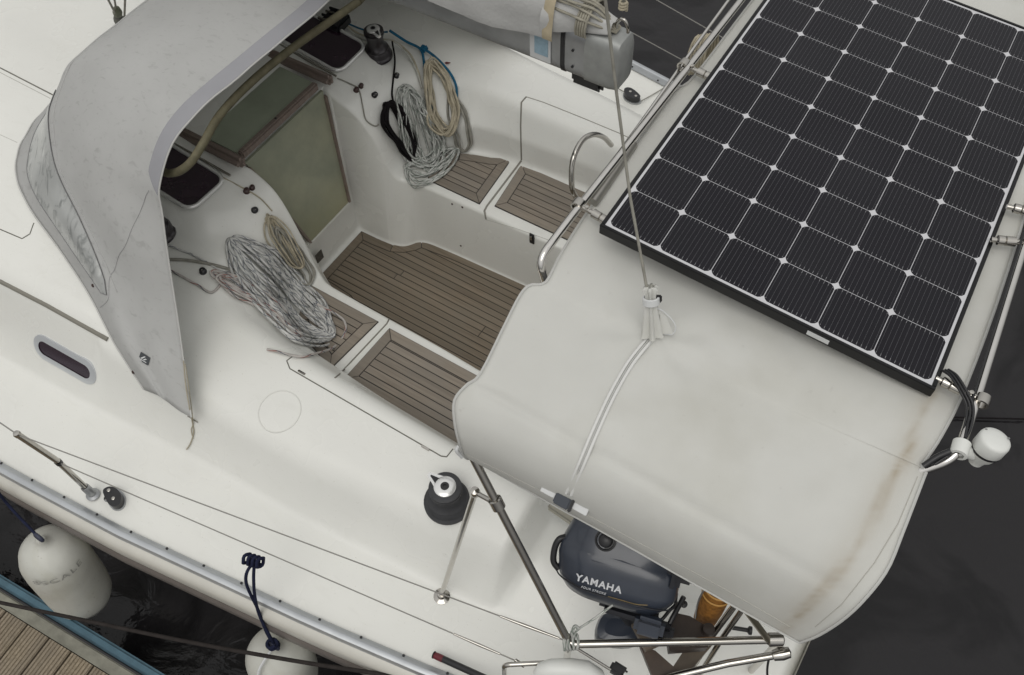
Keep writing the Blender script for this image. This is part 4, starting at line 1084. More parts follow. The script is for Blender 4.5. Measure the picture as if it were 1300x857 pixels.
# ------------------------------------------------------------------ SOLAR PANEL
X0, X1, Y0 = -.711, .270, 1.481; Wp = X1-X0; Lp = 1.615; Y1 = Y0+Lp; ZP = 2.105
def tilt(t):
    # the panel is turned a touch and slopes down aft and to starboard
    ox, oy = X0+.018, Y0+.020; c_, s_ = math.cos(.02087), math.sin(.02087); out = []
    for x, y, z in t.v:
        u, v = x-ox, y-oy; X = u*c_-v*s_; Y_ = u*s_+v*c_
        out.append((-.6929+X, 1.5012+Y_, z-.0327*Y_-.0770*X))
    t.v = out; return t
sp_ = thing('solar_panel', 'black framed solar panel with a grid of dark cells, mounted above the bimini', 'solar panel', ((X0+X1)/2, (Y0+Y1)/2, 2.0))
t = M(); th = .036; fw = .011
for (c, s) in [(((X0+X1)/2, Y0+fw/2, ZP-th/2), (Wp, fw, th)), (((X0+X1)/2, Y1-fw/2, ZP-th/2), (Wp, fw, th)), ((X0+fw/2, (Y0+Y1)/2, ZP-th/2-.0005), (fw, Lp-2*fw-.001, th)), ((X1-fw/2, (Y0+Y1)/2, ZP-th/2-.0005), (fw, Lp-2*fw-.001, th))]:
    t.box(c, s, bev=.0015)
tilt(t).obj('frame', framem, sp_)
t = M(); t.box(((X0+X1)/2, (Y0+Y1)/2, ZP-.006), (Wp-2*fw-.001, Lp-2*fw-.001, .005)); tilt(t).obj('backsheet', backs, sp_)
mx_, my_ = .017, .020; pxp = (Wp-2*mx_-.002)/6; pyp = (Lp-2*my_)/10; g_ = .0018; ch = .0135
t = M(); bz = M(); be = M(); zc = ZP-.0032
for i in range(6):
    for j in range(10):
        a0 = X0+mx_+.001+i*pxp+g_/2; a1 = a0+pxp-g_; b0 = Y0+my_+j*pyp+g_/2; b1 = b0+pyp-g_
        t.prism([(a0+ch, b0, zc), (a1-ch, b0, zc), (a1-ch*.4, b0+ch*.4, zc), (a1, b0+ch, zc), (a1, b1-ch, zc), (a1-ch*.4, b1-ch*.4, zc), (a1-ch, b1, zc), (a0+ch, b1, zc), (a0+ch*.4, b1-ch*.4, zc), (a0, b1-ch, zc), (a0, b0+ch, zc), (a0+ch*.4, b0+ch*.4, zc)], (0, 0, .0003))
        for k in range(12):
            xx = a0+(a1-a0)*(k+.5)/12; e = .008 if k in (0, 11) else .002
            bz.add([(xx-.00035, b0+e, zc+.0004), (xx+.00035, b0+e, zc+.0004), (xx+.00035, b1-e, zc+.0004), (xx-.00035, b1-e, zc+.0004)], [(0, 1, 2, 3)], False)
            for (u1, u2) in ((b0+e, b0+.012), (b1-.012, b1-e)):
                be.add([(xx-.0007, u1, zc+.0007), (xx+.0007, u1, zc+.0007), (xx+.0007, u2, zc+.0007), (xx-.0007, u2, zc+.0007)], [(0, 1, 2, 3)], False)
tilt(t).obj('cells', celm, sp_); tilt(bz).obj('bus_wires', busm, sp_); tilt(be).obj('bus_wire_ends', busend, sp_)
lc = at(1037, 430, 2.05); t = M(); t.box((lc[0], Y0-.0012, ZP-.018), (.062, .002, .016)); tilt(t).obj('rating_label', offw, sp_)
# mounting rods and clamps
def mount(pa, pb, zr=2.025):
    a, b = at(*pa, zr), at(*pb, zr); d = nrm(b-a)
    o = bpy.data.objects.new('mount_arm', None); col.objects.link(o); o.parent = sp_; o.location = Vector(a)-sp_.location
    t = M(); t.tube([a, b], .008, 12); t.obj('rod', steel, o)
    m1 = a+(b-a)*.38; t = M(); t.lathe([(.009, 0), (.0145, .002), (.0145, .028), (.011, .030), (.0145, .033), (.0145, .05), (.009, .053)], m1, d, 16); t.obj('sleeve', steel, o)
    t = M(); t.lathe([(.0132, -.014), (.019, -.014), (.020, 0), (.019, .014), (.0132, .014)], a-d*.012, (0, 1, 0), 20); t.obj('clamp', steel, o)
    t = M(); t.box(a+d*.018, (.036, .012, .02), (d, np.cross([0, 0, 1], d), [0, 0, 1]), .004); jb = t.obj('jaw', steel, o)
    t = M(); t.lathe([(.006, 0), (.006, .005), (.003, .006), (0, .006)], a+d*.02+np.array([0, 0, .01]), seg=8); t.obj('bolt_head', steel, jb)
mount((738, 262), (776, 284), 2.03); mount((872, 84), (908, 101), 2.03); 
mount((1241, 506), (1188, 480)); mount((1309, 309), (1258, 304)); mount((1330, 274), (1278, 262))
for yv in (2.85,): pass
# cables by the aft mount and the antenna
cb = [at(1196, 470, 2.03), at(1207, 478, 2.05), at(1219, 497, 2.05), at(1227, 515, 2.04), at(1226, 535, 2.03), at(1218, 556, 2.02), at(1200, 575, 2.01), at(1178, 590, 1.99)]
cables = M()
for k in range(3): cables.tube(cr([p+np.array([.006*k, .002*k, .004*k]) for p in cb], 5), .0035, 8)
cables.tube(cr([at(1172, 592, 1.99), at(1190, 580, 2.01), at(1206, 573, 2.02)], 5), .008, 8)
o = cables.obj('panel_cable', blackp); tag(o, 'black cables looping from the solar panel corner to the aft hoop', 'cable')

# GPS antenna
an = thing('antenna', 'white mushroom antenna clamped to the aft hoop', 'antenna', at(1218, 575, 2.0))
a0 = at(1236, 583, 2.0); a1 = at(1261, 553, 2.045); axn = nrm(np.array([.10, .05, 1.]))
a0 = at(1241, 583, 1.97); axn = nrm(np.array([.05, .22, 1.]))
t = M(); t.lathe([(.017, -.012), (.021, .006), (.030, .020), (.034, .034), (.037, .04)], a0, axn, 30); t.obj('stem', whitep, an)
t = M(); t.lathe([(.037, .040), (.038, .042), (.0375, .047), (.037, .047)], a0, axn, 30); t.obj('gasket', blackp, an)
t = M(); t.lathe([(.037, .047), (.0385, .049), (.0385, .080), (.037, .086), (.032, .090), (.018, .093), (0, .094)], a0, axn, 36); dmo = t.obj('dome', whitep, an)
for a in (0.6, 2.7, 4.8):
    t = M(); u_ = np.array([math.cos(a), math.sin(a), 0]); t.lathe([(.003, 0), (.003, .001), (0, .001)], a0+axn*.0885+u_*.031, seg=8); t.obj('screw', mat('screw_grey', (.2, .2, .2), .5), dmo)
t = M(); c1 = at(1219, 570, 2.02); dh = nrm(at(1237, 515, 2.02)-at(1222, 562, 2.02)); t.lathe([(.013, -.02), (.021, -.019), (.022, .019), (.013, .02)], c1, dh, 22); t.obj('clamp', whitep, an)
t = M(); t.tube([c1, a0+axn*.008], [.018, .014], 14); t.obj('arm', whitep, an)

# ------------------------------------------------------------------ BOOM
bz0 = 1.90
e1 = at(737, 103, bz0); boom = thing('boom', 'grey aluminium boom with a white sail cover, ending above the starboard seats', 'boom', e1)
xE, yB = e1[0], e1[1]
bw_, bh_ = .115, .20
L0 = -5.2
def bsec(x, sc_=1., dy=0.):
    pts = []
    for a in np.linspace(0, 2*PI, 28, endpoint=False):
        ca, sa = math.cos(a), math.sin(a); pts.append((x, yB+bw_/2+dy+bw_/2*sc_*math.copysign(abs(ca)**.42, ca), bz0+bh_/2+bh_/2*sc_*math.copysign(abs(sa)**.42, sa)))
    return pts
t = M(); t.grid(np.array([bsec(x) for x in np.linspace(L0, xE+.012, 10)]), True, closed_u=True); t.obj('spar', alu, boom)
t = M(); t.grid(np.array([bsec(xE+.009, 1.02), bsec(xE+.01, 1.05), bsec(xE+.105, 1.05), bsec(xE+.135, .99), bsec(xE+.145, .8), bsec(xE+.148, .01)]), True, closed_u=True); ec = t.obj('end_cap', mat('end_cap_grey', (.36, .37, .36), .45, .3, noise=.15, nscale=20), boom)
for z_ in (.05, .12):
    t = M(); t.lathe([(.005, 0), (.005, .003), (0, .003)], (xE-.035, yB-.001, bz0+z_), (0, -1, 0), 10); t.obj('rivet', blackp, boom)
t = M(); t.grid(np.array([bsec(xE-.085, 1.03), bsec(xE-.068, 1.03)]), True, closed_u=True); t.obj('dark_band', blackp, boom)
t = M(); t.box((xE+.0, yB+.055, bz0-.035), (.13, .035, .07), bev=.015); t.obj('outhaul_exit', blackp, boom)
t = M(); t.box((xE-.165, yB-.003, bz0+.085), (.085, .003, .115)); lb = t.obj('instruction_label', offw, boom)
t = M(); t.box((xE-.16, yB-.0055, bz0+.095), (.055, .002, .085)); t.obj('label_print', bluel, lb)
# sail cover bundled on top
rowsC = []
for x in np.linspace(-5.2, xE-.13, 60):
    sec = []; xr_ = xE-.13-x
    r0 = .112+.03*min(1, xr_/.5)
    for i in range(36):
        a = math.radians(-22+224*i/35)
        rr = r0+.006*math.sin(5*a+3*x)+.006*math.sin(11*x+a*2)+.004*math.sin(23*x-4*a)
        yy_ = yB+bw_/2+rr*math.cos(a)*.92; zz_ = bz0+bh_+.02+rr*math.sin(a)*1.1-(.035*(.5+.5*math.sin(7.5*xr_))*max(0, -math.cos(a)-.5)*2 if a > 1.6 else 0)
        sec.append((x, yy_, zz_))
    rowsC.append(sec)
covm = mat('sail_cover_canvas', (.50, .50, .49), .9, noise=.1, nscale=5, bump=.3, bscale=60, bdist=.006)
t = M(); t.grid(np.array(rowsC), True); t.obj('sail_cover', covm, boom)
ed = rowsC[-1]; rowsD = [[(p[0]+dx, yB+bw_/2+(p[1]-yB-bw_/2)*1.02, bz0+bh_+(p[2]-bz0-bh_)*1.02) for p in ed] for dx in (-.004, .035)]
t = M(); t.grid(np.array(rowsD), True); t.obj('cover_edge_webbing', beige, boom)
# sail bunt and lashings at the boom end
rowsS = []
for x, s in zip(np.linspace(xE-.14, xE+.09, 14), np.linspace(1, .32, 14)):
    rowsS.append([(x, yB+bw_/2+.10*s*math.cos(a)+.006*math.sin(30*x), bz0+bh_+.02+.10*s*math.sin(a)+.006*math.sin(5*a+20*x)) for a in np.linspace(-.3, PI+.3, 18)])
t = M(); t.grid(np.array(rowsS), True); t.obj('furled_sail', covm, boom)
lines = M()
for k in range(7):
    y_ = yB+.01+.014*k; zt = bz0+bh_+.03+.05*math.sin(PI*(k+.5)/7)
    lines.tube(cr([(xE-.13, y_-.02, zt+.03), (xE-.05, y_-.025+.01*math.sin(k*2), zt+.03), (xE+.03, y_-.01, zt+.012), (xE+.10, yB+.05+.005*k, bz0+bh_+.012)], 6), .0046, 8)
for k in range(5):
    a0_ = .0
    lines.tube([(xE-.02+.009*k, yB+bw_/2+.075*math.cos(a), bz0+bh_+.025+.065*math.sin(a)) for a in np.linspace(-.4, PI+.4, 16)], .0045, 6)
lines.obj('reef_lines', rope_mat('rope_dull_beige', (.36, .34, .28)), boom)
t = M(); t.tube([(xE+.115+.022*math.cos(a), yB+.06, bz0+bh_+.02+.045*math.sin(a)) for a in np.linspace(0, PI, 12)], .006, 8); t.obj('end_shackle', steel, boom)
kn = np.array([xE+.10, yB+.085, bz0+bh_+.08])
t = M(); t.tube([kn+.012*np.array([math.cos(a), math.sin(a), 0])+np.array([0, 0, .010*a/6]) for a in np.linspace(0, 6*PI, 50)], .005, 8); t.obj('knot', rope_beige, boom)
o = rope([kn, kn+np.array([0, 0, .05]), at(789, -10, 2.35), at(760, -120, 3.2)+np.array([0, 0, 2.])], .0065, rope_grey, 'topping_lift'); tag(o, 'grey topping lift rising from the knot at the boom end', 'rope')
t0 = tb+axis*Ht*.98
dl_ = ray(800, 250)
o = rope([t0+np.array([-.012, 0, 0]), at(800, 250, 2.30), at(783, 120, 2.55), at(768, -5, 2.78), at(755, -110, 2.98)], .0042, rope_grey, 'backstay_line'); tag(o, 'thin taut line running up from the gathered bimini tuft', 'line')

# vang tackle on the coachroof ahead of the sprayhood
vg = thing('vang_tackle', 'blocks and dark ropes of a boom tackle showing ahead of the sprayhood', 'tackle', at(150, 20, 1.15))
base_ = at(152, 30, 1.12); topv = at(138, -40, 1.6)
dv = nrm(topv-base_)
t = M(); t.lathe([(.0, 0), (.018, .01), (.026, .03), (.026, .06), (.016, .09), (0, .1)], base_, dv, 14); t.obj('block', mat('weathered_block', (.10, .10, .085), .5, noise=.5, nscale=30), vg)
t = M(); t.lathe([(.0, .1), (.022, .11), (.024, .13), (.016, .17), (0, .18)], base_, dv, 14); t.obj('block', mat('green_block', (.14, .15, .10), .5, noise=.5, nscale=40), vg)
for a, b in (((150, 24, 1.15), (122, -30, 1.7)), ((158, 22, 1.15), (160, -40, 1.7)), ((149, 20, 1.17), (140, -30, 1.6))):
    t = M(); t.tube([at(*a), at(*b)], .0055, 8); t.obj('tackle_line', rope_grey, vg)

# ------------------------------------------------------------------ OUTBOARD
em = thing('outboard_motor', 'navy blue outboard motor stowed on the stern rail under the bimini edge', 'outboard motor', at(800, 790, .9))
# local frame: u along the cowl (left to right in the photo), v across, w up
uE = nrm(at(840, 752, 1.15)-at(715, 712, 1.15)+np.array([0, 0, .0])); wE = nrm(np.array([-.18, .62, .72])); vE = nrm(np.cross(wE, uE)); uE = np.cross(vE, wE)
oE = at(781, 733, 1.18)+vE*.10
def E_(a, b, c): return oE+uE*a*1.10+vE*b*1.05+wE*c*1.12
secE = []
for (c, la, lb, wv, ex_) in [(-.105, -.12, .13, .070, 3.0), (-.10, -.15, .155, .088, 3.2), (-.075, -.17, .175, .102, 3.4), (-.05, -.178, .185, .108, 4.4), (-.035, -.182, .19, .110, 4.4), (-.03, -.182, .19, .110, 4.4), (.01, -.19, .188, .109, 4.4), (.045, -.185, .182, .104, 4.4), (.052, -.183, .18, .098, 3.4), (.10, -.168, .165, .080, 3.2), (.135, -.15, .15, .066, 3.0), (.150, -.13, .13, .05, 2.8), (.156, -.08, .08, .03, 2.5), (.158, -.01, .01, .005, 2)]:
    ring_ = []
    for a in np.linspace(0, 2*PI, 44, endpoint=False):
        ca, sa = math.cos(a), math.sin(a); m_ = (la+lb)/2; h_ = (lb-la)/2
        xx = m_+h_*math.copysign(abs(ca)**(2/ex_), ca); yy2 = wv*math.copysign(abs(sa)**(2/ex_), sa)
        if xx < -.08: yy2 *= 1-.28*((-.08-xx)/.12)
        ring_.append(E_(xx, yy2, c))
    secE.append(ring_)
t = M(); t.grid(np.array(secE), True, closed_u=True); co = t.obj('cowling', cowlm, em)
ebv = BVHTree.FromPolygons([Vector(v) for v in t.v], t.f)
def ehit(px, py):
    h = ebv.ray_cast(Vector(CAM), Vector(ray(px, py)))
    if h[0] is None: return oE-vE*.11, -vE
    n = np.array(h[1]); n = n if n @ (CAM-np.array(h[0])) > 0 else -n
    return np.array(h[0]), n
sc_ring = [np.array(secE[0][0])*0]*0
seam_ = [E_(0, 0, 0)*0]*0
for a in np.linspace(0, 2*PI, 60, endpoint=False):
    ca, sa = math.cos(a), math.sin(a); xx = .004+.1875*math.copysign(abs(ca)**(2/3.6), ca); yy2 = .1115*math.copysign(abs(sa)**(2/3.6), sa)
    if xx < -.08: yy2 *= 1-.28*((-.08-xx)/.12)
    seam_.append(E_(xx, yy2, -.062))
t = M(); t.tube(seam_, .0025, 8, closed=True); t.obj('cowl_seam', cowld, co)
# raised side ridge highlights
t = M(); t.prism([ehit(*q)[0]+ehit(*q)[1]*.002 for q in ((745, 702), (790, 712), (816, 722), (790, 723), (752, 712))], vE*-.002); t.obj('side_ridge', cowlm, co)
# fuel cap, front grip, aft grip
t = M(); t.lathe([(.036, 0), (.036, .008), (.030, .010), (.028, .004), (.024, .004), (.022, .016), (.018, .020), (0, .020)], ehit(769, 686)[0]-ehit(769, 686)[1]*.004, ehit(769, 686)[1], 26); t.obj('fuel_cap', blackp, em)
t = M(); t.tube(cr([E_(-.175, -.05, -.05), E_(-.195, -.05, -.03), E_(-.200, -.045, .01), E_(-.193, -.04, .04), E_(-.175, -.03, .05)], 5), .011, 10); t.obj('carry_handle', blackp, em)
t = M(); t.box(E_(.165, -.055, .045), (.05, .09, .10), (uE, vE, wE), .018); t.obj('starter_recess', cowld, em)
t = M(); t.box(E_(.20, -.07, .045), (.045, .03, .03), (uE, vE, wE), .008); t.obj('starter_grip', blackp, em)
# lettering
def text(s, c, u, v, n, size, m, name, parent, bold=0.0, shear=0., spacing=1.):
    cu = bpy.data.curves.new(name, 'FONT'); cu.body = s; cu.size = size; cu.align_x = 'CENTER'; cu.align_y = 'CENTER'; cu.offset = bold; cu.shear = shear; cu.space_character = spacing; cu.extrude = .0006
    tmp = bpy.data.objects.new('tmp', cu); col.objects.link(tmp); dg = bpy.context.evaluated_depsgraph_get(); me = bpy.data.meshes.new_from_object(tmp.evaluated_get(dg))
    t = M(); t.add([c+u*p.co.x+v*p.co.y+n*p.co.z for p in me.vertices], [list(f.vertices) for f in me.polygons], False)
    bpy.data.objects.remove(tmp); bpy.data.curves.remove(cu); bpy.data.meshes.remove(me)
    return t.obj(name, m, parent)
# lettering lies on the port flank, which leans back a little
fn = nrm(-vE*1.0+wE*.03); fv = nrm(np.cross(fn, uE)*1.0)
if fv @ wE < 0: fv = -fv
tp, tn_ = ehit(760, 741); fn = nrm(tn_); uT = nrm(uE-fn*(uE @ fn)); fv = np.cross(fn, uT); tp = tp+fn*.002
text('YAMAHA', tp, uT, fv, fn, .034, lettm, 'lettering', co, bold=.0010, spacing=1.16)
text('FOUR STROKE', tp-fv*.028-uT*.012, uT, fv, fn, .0115, lettm, 'lettering', co, spacing=1.15, shear=.2)
t = M(); t.tube(cr([ehit(*q)[0]+ehit(*q)[1]*.001 for q in ((772, 757), (790, 762), (808, 767), (822, 768))], 6), .0012, 6); t.obj('pinstripe', goldm, co)
# lower pan, bracket, leg
t = M(); t.box(E_(.06, -.0, -.125), (.20, .15, .05), (uE, vE, wE), .02); t.obj('lower_pan', cowld, em)
t = M(); t.box(E_(.13, -.075, -.135), (.10, .05, .07), (uE, vE, wE), .015); t.obj('carburettor_box', cowlm, em)
q0, q1 = at(800, 780, 1.02), at(838, 800, .98)
t = M(); t.tube(cr([E_(.10, -.09, -.12), at(835, 790, 1.0), at(850, 775, 1.02), at(858, 765, 1.05), at(852, 745, 1.1)], 5), .006, 8); t.tube(cr([at(846, 800, .98), at(856, 780, 1.0), at(868, 758, 1.05)], 5), .009, 8); t.obj('steering_bracket', blackp, em)
t = M(); t.box(at(842, 802, .97), (.07, .05, .07), (uE, vE, wE), .015); t.box(at(822, 790, .99), (.09, .05, .05), (uE, vE, wE), .012); t.obj('clamp_bracket', cowld, em)
for (x, y) in ((868, 768), (840, 812), (815, 800)):
    t = M(); t.lathe([(.010, 0), (.012, .004), (.012, .012), (0, .015)], at(x, y, 1.0), seg=12); t.obj('clamp_screw', steel if x == 815 else blackp, em)
# splash plate and gear case hanging below
lg = [at(757, 793, .80), at(770, 778, .80), at(805, 785, .80), at(815, 812, .80), at(790, 820, .80), at(758, 812, .80)]
rings = []
for dz, s in ((.03, .55), (.022, .9), (.0, 1.0), (-.05, .98), (-.07, .8)):
    c = np.mean(lg, axis=0); rings.append([c+(p-c)*s+np.array([0, 0, dz+.0]) for p in cr(lg, 3, closed=True)])
t = M(); t.grid(np.array(rings), False, closed_u=True); 
top_ = rings[0]; t.poly([tuple(p) for p in top_]); t.obj('gear_case', cowlm, em)
t = M(); t.tube([E_(.02, 0, -.12), at(812, 800, .7), at(815, 812, .45)], .032, 14); t.obj('drive_shaft_leg', cowld, em)

# wooden outboard bracket
br = thing('engine_pad', 'dark brown wooden engine pad clamped to the stern rail below the outboard', 'engine pad', at(860, 800, .9))
def board(pxs, z, th_, m=darkwood, name='board', dirv_=(0, 0, 1)):
    t = M(); P = [at(x, y, z if not hasattr(z, '__len__') else z[i]) for i, (x, y) in enumerate(pxs)]; t.prism(P, np.array(dirv_)*th_); return t.obj(name, m, br)
board([(858, 778), (876, 782), (905, 800), (898, 822), (850, 826), (846, 800)], .93, .05)
board([(812, 818), (832, 826), (880, 868), (835, 875)], .86, .03, m=mat('brown_wet_wood', (.085, .062, .048), .4, noise=.35, nscale=12, bump=.3, bscale=60))
board([(868, 826), (905, 818), (862, 868), (840, 868)], .84, .03, m=mat('brown_wood_light', (.12, .095, .07), .5, noise=.35, nscale=12))
board([(802, 792), (818, 784), (838, 818), (820, 826)], .93, .03, m=mat('pad_face', (.15, .12, .09), .5, noise=.35, nscale=12))
t = M(); t.lathe([(.02, -.02), (.024, 0), (.02, .02), (0, .022)], at(899, 800, .94), seg=14); t.obj('pad_knob', darkwood, br)

# orange mesh bag / yellow rescue line
ob = thing('orange_line_bag', 'orange throwing line bag in a wire holder on the stern rail', 'line bag', at(905, 785, .85))
t = M(); a_, b_ = at(893, 790, .80), at(912, 748, 1.02)
t.lathe([(0, 0), (.03, .004), (.040, .02), (.046, .10), (.048, .18), (.046, .24), (.02, .25), (0, .25)], a_, nrm(b_-a_), 24); t.obj('bag', orangem, ob)
t = M(); 
for hh in (.20, .235):
    pa_ = a_+nrm(b_-a_)*hh; t.lathe([(.049, 0), (.053, .004), (.049, .008)], pa_, nrm(b_-a_), 24)
t.obj('line_turns', mat('orange_cord', (.55, .30, .08), .7), ob)
t = M(); t.tube(cr([at(883, 785, .85), at(886, 765, .95), at(897, 742, 1.08)], 5), .0035, 6); t.tube(cr([at(883, 787, .84), at(895, 800, .80), at(910, 800, .82)], 5), .0035, 6); t.obj('wire_holder', alu, ob)

# lashing of white rope round the pushpit corner
t = M(); d_ = dpole
for k in range(5):
    c = PP+np.array([.008*k-.012, .006*k-.01, .0]); nn2 = nrm(np.array([.7, .5, .3*math.sin(k)]))
    s1_ = nrm(np.cross(nn2, [0, 0, 1.])); s2_ = np.cross(nn2, s1_)
    t.tube([c+(s1_*math.cos(a)+s2_*math.sin(a))*.024 for a in np.linspace(0, 2*PI, 18, endpoint=False)], .0048, 6, closed=True)
t.tube(cr([PP+np.array([.01, .01, .02]), at(733, 800, 1.06), at(755, 785, 1.08), at(778, 768, 1.10)], 4), .004, 6)
t.tube(cr([PP+np.array([.0, .02, .02]), at(727, 800, 1.08), at(730, 795, 1.09), at(735, 798, 1.08)], 4), .006, 6)
o = t.obj('lashing', rope_fleck2); tag(o, 'white flecked lashing tied round the pushpit corner', 'lashing')

# horseshoe buoy partly in frame, with black lamp fitting
hbuoy = thing('life_buoy', 'white life buoy hung outside the stern rail at the bottom edge', 'life buoy', at(720, 862, .8))
cb_ = at(722, 868, .82); arc = [cb_+np.array([.16*math.cos(a), .03*math.cos(a)+.02, 0])+np.array([.0, -.14*math.sin(a)*.6, -.14*math.sin(a)]) for a in np.linspace(-.35, PI+.35, 26)]
t = M(); t.tube([p+np.array([0, 0, -.0]) for p in [at(682, 856, .80), at(688, 851, .82), at(700, 849, .83), at(725, 849, .83), at(745, 851, .83), at(757, 857, .82), at(765, 875, .72), at(760, 905, .6)]], [.018, .028, .034, .036, .034, .028, .028, .028], 16); t.obj('foam_ring', whitep, hbuoy)
t = M(); t.box(at(785, 851, .86), (.06, .04, .04), bev=.008); lf = t.obj('lamp_body', blackp, hbuoy)
t = M(); t.box(at(793, 858, .87), (.02, .02, .03), bev=.005); t.obj('lamp_clip', whitep, lf)

# boathook with red end on the side deck
bk_ = M(); A_, B_ = hit(553, 834, .035), at(640, 872, .55)
o_ = thing('boathook', 'black pole with a red grip lying along the port toe rail', 'boathook', A_)
bk_.tube([A_+(B_-A_)*.13, B_], .0135, 12); bk_.obj('pole', blackp, o_)
t = M(); t.tube([A_, A_+(B_-A_)*.03, A_+(B_-A_)*.13], [.012, .014, .014], 12); t.obj('grip', redp, o_)
t = M(); t.tube([A_-(B_-A_)*.012, A_], .015, 12); t.obj('end_cap', blackp, o_)

# coil of line on the starboard stern rail, seen past the hoop
sr = M()
cc_ = at(890, 62, 1.25)
P = []
for k in range(7):
    for a in np.linspace(0, 2*PI, 14, endpoint=False):
        P.append(cc_+np.array([.012*k-.03+.01*math.cos(a), .05*math.cos(a)+.004*k, -.05+.11*math.sin(a)+.004*k]))
sr.tube(P, .006, 7); o = sr.obj('rope_coil', rope_beige); tag(o, 'pale rope coil hanging on the starboard rail beyond the front hoop', 'rope')
piece('pushpit_rail', [(-.55, YC+1.50, 1.03), (-.25, YC+1.42, 1.03), (.40, YC+.72, 1.03)], .0125)
piece('side_deck_sheet', cr([hit(738, 82, .012), hit(770, 105, .01), hit(795, 122, .02)], 4), .003, m=rope_grey)
piece('side_deck_sheet', cr([hit(813, 132, .02), hit(828, 122, .01), hit(845, 112, .01)], 4), .003, m=rope_grey)
piece('engine_lead', cr([at(977, 832, .95), at(974, 850, .9), at(975, 875, .8)], 4), .004, m=blackp)

# ------------------------------------------------------------------ FENDERS
def fender(p0, p1, rad, label, txt=None, ropepts=None, wrap=None):
    o = thing('fender', label, 'fender', p1, 'fenders hung along the port side')
    d = nrm(p1-p0); Lf = np.linalg.norm(p1-p0)
    pr = [(.0, -.012), (.018, -.010), (.022, .0), (.026, .02), (.05, .035), (rad*.62, .06), (rad*.85, .105), (rad*.97, .17), (rad, .25), (rad, Lf-.22), (rad*.97, Lf-.13), (rad*.82, Lf-.06), (rad*.5, Lf-.015), (.03, Lf), (0, Lf)]
    t = M(); t.lathe(pr, p0, d, 44); bo = t.obj('body', fendm, o)
    s1 = nrm(np.cross(d, [0, 0, 1.])) if abs(d[2]) < .95 else nrm(np.cross(d, [0, 1., 0])); 
    e = p0-d*.02
    t = M(); s2 = np.array([1., 0, 0]); t.tube([e+s2*.022*math.cos(a)-d*.018*math.sin(a)-d*.012 for a in np.linspace(0, 2*PI, 18, endpoint=False)], .009, 8, closed=True); t.obj('eye', mat('eye_vinyl', (.035, .04, .07), .5), o)
    if ropepts is not None:
        for P in ropepts: 
            t = M(); t.tube(P, .0065, 8); t.obj('rope', rope_navy, o)
    return o, d, bo
f0, f1 = at(60, 692, .30), at(112, 762, -.45)
fo, fd, fb_ = fender(f0+np.array([-.04, .0, .0]), f1, .150, 'white fender at the left edge, wedged between hull and pontoon, with faded lettering', ropepts=None)
# eye sits at the fender's top
ey_ = f0+np.array([-.04, 0, 0])-nrm(f1-f0)*.03
rope(cr([ey_, at(12, 643, .40), at(-12, 610, .60), at(-30, 570, .8)], 5), .0065, rope_navy, 'rope', 8, fo)
# faded lettering wrapped on the body
cu = bpy.data.curves.new('x', 'FONT'); cu.body = '8SCALE'; cu.size = .062; cu.align_x = 'CENTER'; cu.align_y = 'CENTER'; cu.space_character = 1.2; cu.resolution_u = 3
tmp = bpy.data.objects.new('tmp', cu); col.objects.link(tmp); dg = bpy.context.evaluated_depsgraph_get(); me = bpy.data.meshes.new_from_object(tmp.evaluated_get(dg))
d = fd; tocam = nrm(CAM-(f0+f1)/2); tocam = nrm(tocam-d*(tocam @ d)); sd_ = np.cross(d, tocam)
xr = nrm(at(70, 680, .2)-at(20, 705, .2)); 
V = []
org = f0+np.array([-.04, 0, 0])
for p in me.vertices:
    a = p.co.x/.150*1.0; hgt = .135-p.co.y
    sgn = 1 if sd_ @ xr > 0 else -1
    V.append(org+d*hgt+(tocam*math.cos(a-.25)+sd_*sgn*math.sin(a-.25))*.1475)
t = M(); t.add(V, [list(f.vertices) for f in me.polygons], False); t.obj('lettering', marker, fb_)
bpy.data.objects.remove(tmp)
g0, g1 = at(349, 822, .18), at(368, 862, -.50)
go, gd, gb_ = fender(g0, g1, .150, 'white fender at the bottom edge, hung on a navy rope knotted to the lower wire')
top = g0-nrm(g1-g0)*.03
kp = at(321, 712, .80)
rope(cr([kp+np.array([0, 0, -.01]), at(313, 728, .76), at(314, 745, .68), at(328, 775, .48), at(337, 800, .28), top], 6), .0065, rope_navy, 'rope', 8, go)
rope(cr([kp+np.array([.004, 0, -.01]), at(322, 735, .72), at(324, 760, .58), at(331, 785, .40), top+np.array([.008, 0, 0])], 6), .0065, rope_navy, 'rope', 8, go)
k = M()
for j in range(4):
    c = kp+np.array([.018*j-.024, .005*j-.006, .004]); k.tube([c+np.array([.003*math.sin(3*a), .020*math.cos(a), .024*math.sin(a)]) for a in np.linspace(0, 2*PI, 16, endpoint=False)], .0068, 8, closed=True)
k.tube(cr([kp+np.array([-.03, -.0, -.02]), kp+np.array([0, -.012, -.028]), kp+np.array([.03, .006, -.012])], 5), .0075, 8)
k.obj('knot', rope_navy, go)
k = M(); k.tube([top+np.array([.020*math.cos(a), .020*math.sin(a), .004*a]) for a in np.linspace(0, 4*PI, 30)], .0075, 8); k.obj('knot', rope_navy, go)
# spare tail of webbing below the knot
t = M(); t.tube(cr([top+np.array([0, 0, .0]), g0+nrm(g1-g0)*.05+np.array([0, -.09, .03]), g0+nrm(g1-g0)*.09+np.array([.01, -.13, .02])], 4), .006, 6); t.obj('webbing_tail', offw, go)

# ------------------------------------------------------------------ MOORING LINE
ml = cr([at(-60, 752, .02), at(0, 765, .06), at(100, 786, .13), at(240, 815, .22), at(380, 840, .32), at(490, 857, .40), at(600, 878, .50)], 8)
o = rope(ml, .0085, rope_moor, 'mooring_line', 10); tag(o, 'dark mooring rope stretched from the pontoon across the front of the fenders', 'mooring rope')

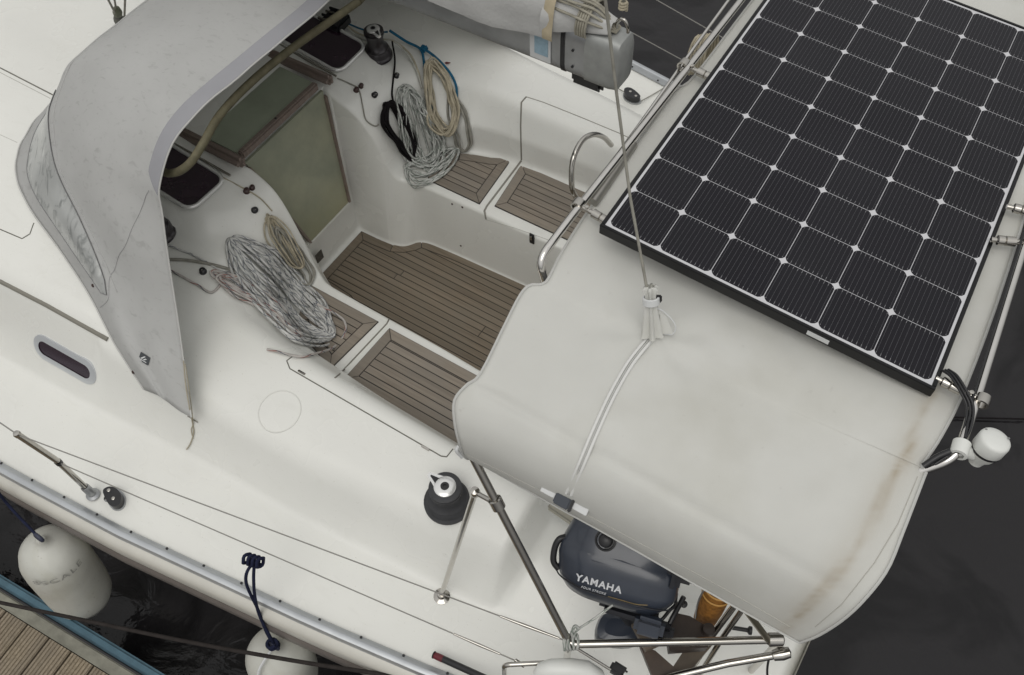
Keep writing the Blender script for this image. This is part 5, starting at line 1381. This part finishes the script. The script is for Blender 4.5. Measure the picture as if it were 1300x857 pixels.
# ------------------------------------------------------------------ PONTOON
zd = -.36
A = at(0, 728, zd); Bq = at(212, 857, zd); ud = nrm(Bq-A); vd = np.array([ud[1], -ud[0], 0.]) # vd points away from the boat
vd = vd if vd[1] < 0 else -vd
pon = thing('pontoon', 'timber pontoon with grooved boards and a blue rubbing strip at lower left', 'pontoon', A+vd*1.0)
def D_(a, b, z): return np.array([A[0]+ud[0]*a+vd[0]*b, A[1]+ud[1]*a+vd[1]*b, z])
pl = M(); a = -3.6; wpl = .142
while a < 3.4:
    # ribbed plank section along a, swept along b
    ng = 7; prof_ = []
    for g in range(ng):
        x0 = a+.004+g*(wpl-.008)/ng; wg = (wpl-.008)/ng
        prof_ += [(x0, zd-.006), (x0+wg*.18, zd), (x0+wg*.72, zd), (x0+wg*.88, zd-.006)]
    prof_ = [(a+.004, zd-.03)]+prof_+[(a+wpl-.004, zd-.006), (a+wpl-.004, zd-.03)]
    pl.grid(np.array([[D_(x, .13, z) for x, z in prof_], [D_(x, 2.3, z) for x, z in prof_]]), False, flip=True)
    pl.add([D_(x, .13, z) for x, z in prof_], [list(range(len(prof_)))], False)
    a += wpl+.003
pl.obj('decking', deckwood, pon)
t = M(); t.box(D_(0, .095, zd-.03), (7.4, .062, .07), (ud, vd, [0, 0, 1]), .008); t.obj('edge_board', dockedge, pon)
t = M(); t.box(D_(0, .028, zd-.035), (7.4, .05, .06), (ud, vd, [0, 0, 1]), .012); t.obj('rubbing_strip', bluestrip, pon)
t = M(); t.box(D_(0, .061, zd-.02), (7.4, .010, .05), (ud, vd, [0, 0, 1]), .002); t.obj('edge_gap_strip', blackp, pon)
t = M(); t.box(D_(0, 1.2, zd-.22), (7.3, 2.1, .36), (ud, vd, [0, 0, 1]), .02); t.obj('float', mat('concrete_float', (.15, .145, .13), .85, noise=.3), pon)
# thin line floating on the water beyond the stern
t = M(); t.tube([at(1150, 527, -.76), at(1215, 530, -.76), at(1300, 532, -.76), at(1500, 540, -.76)], .006, 6)
o = t.obj('floating_line', rope_black); tag(o, 'thin black line lying on the water beyond the stern', 'line')
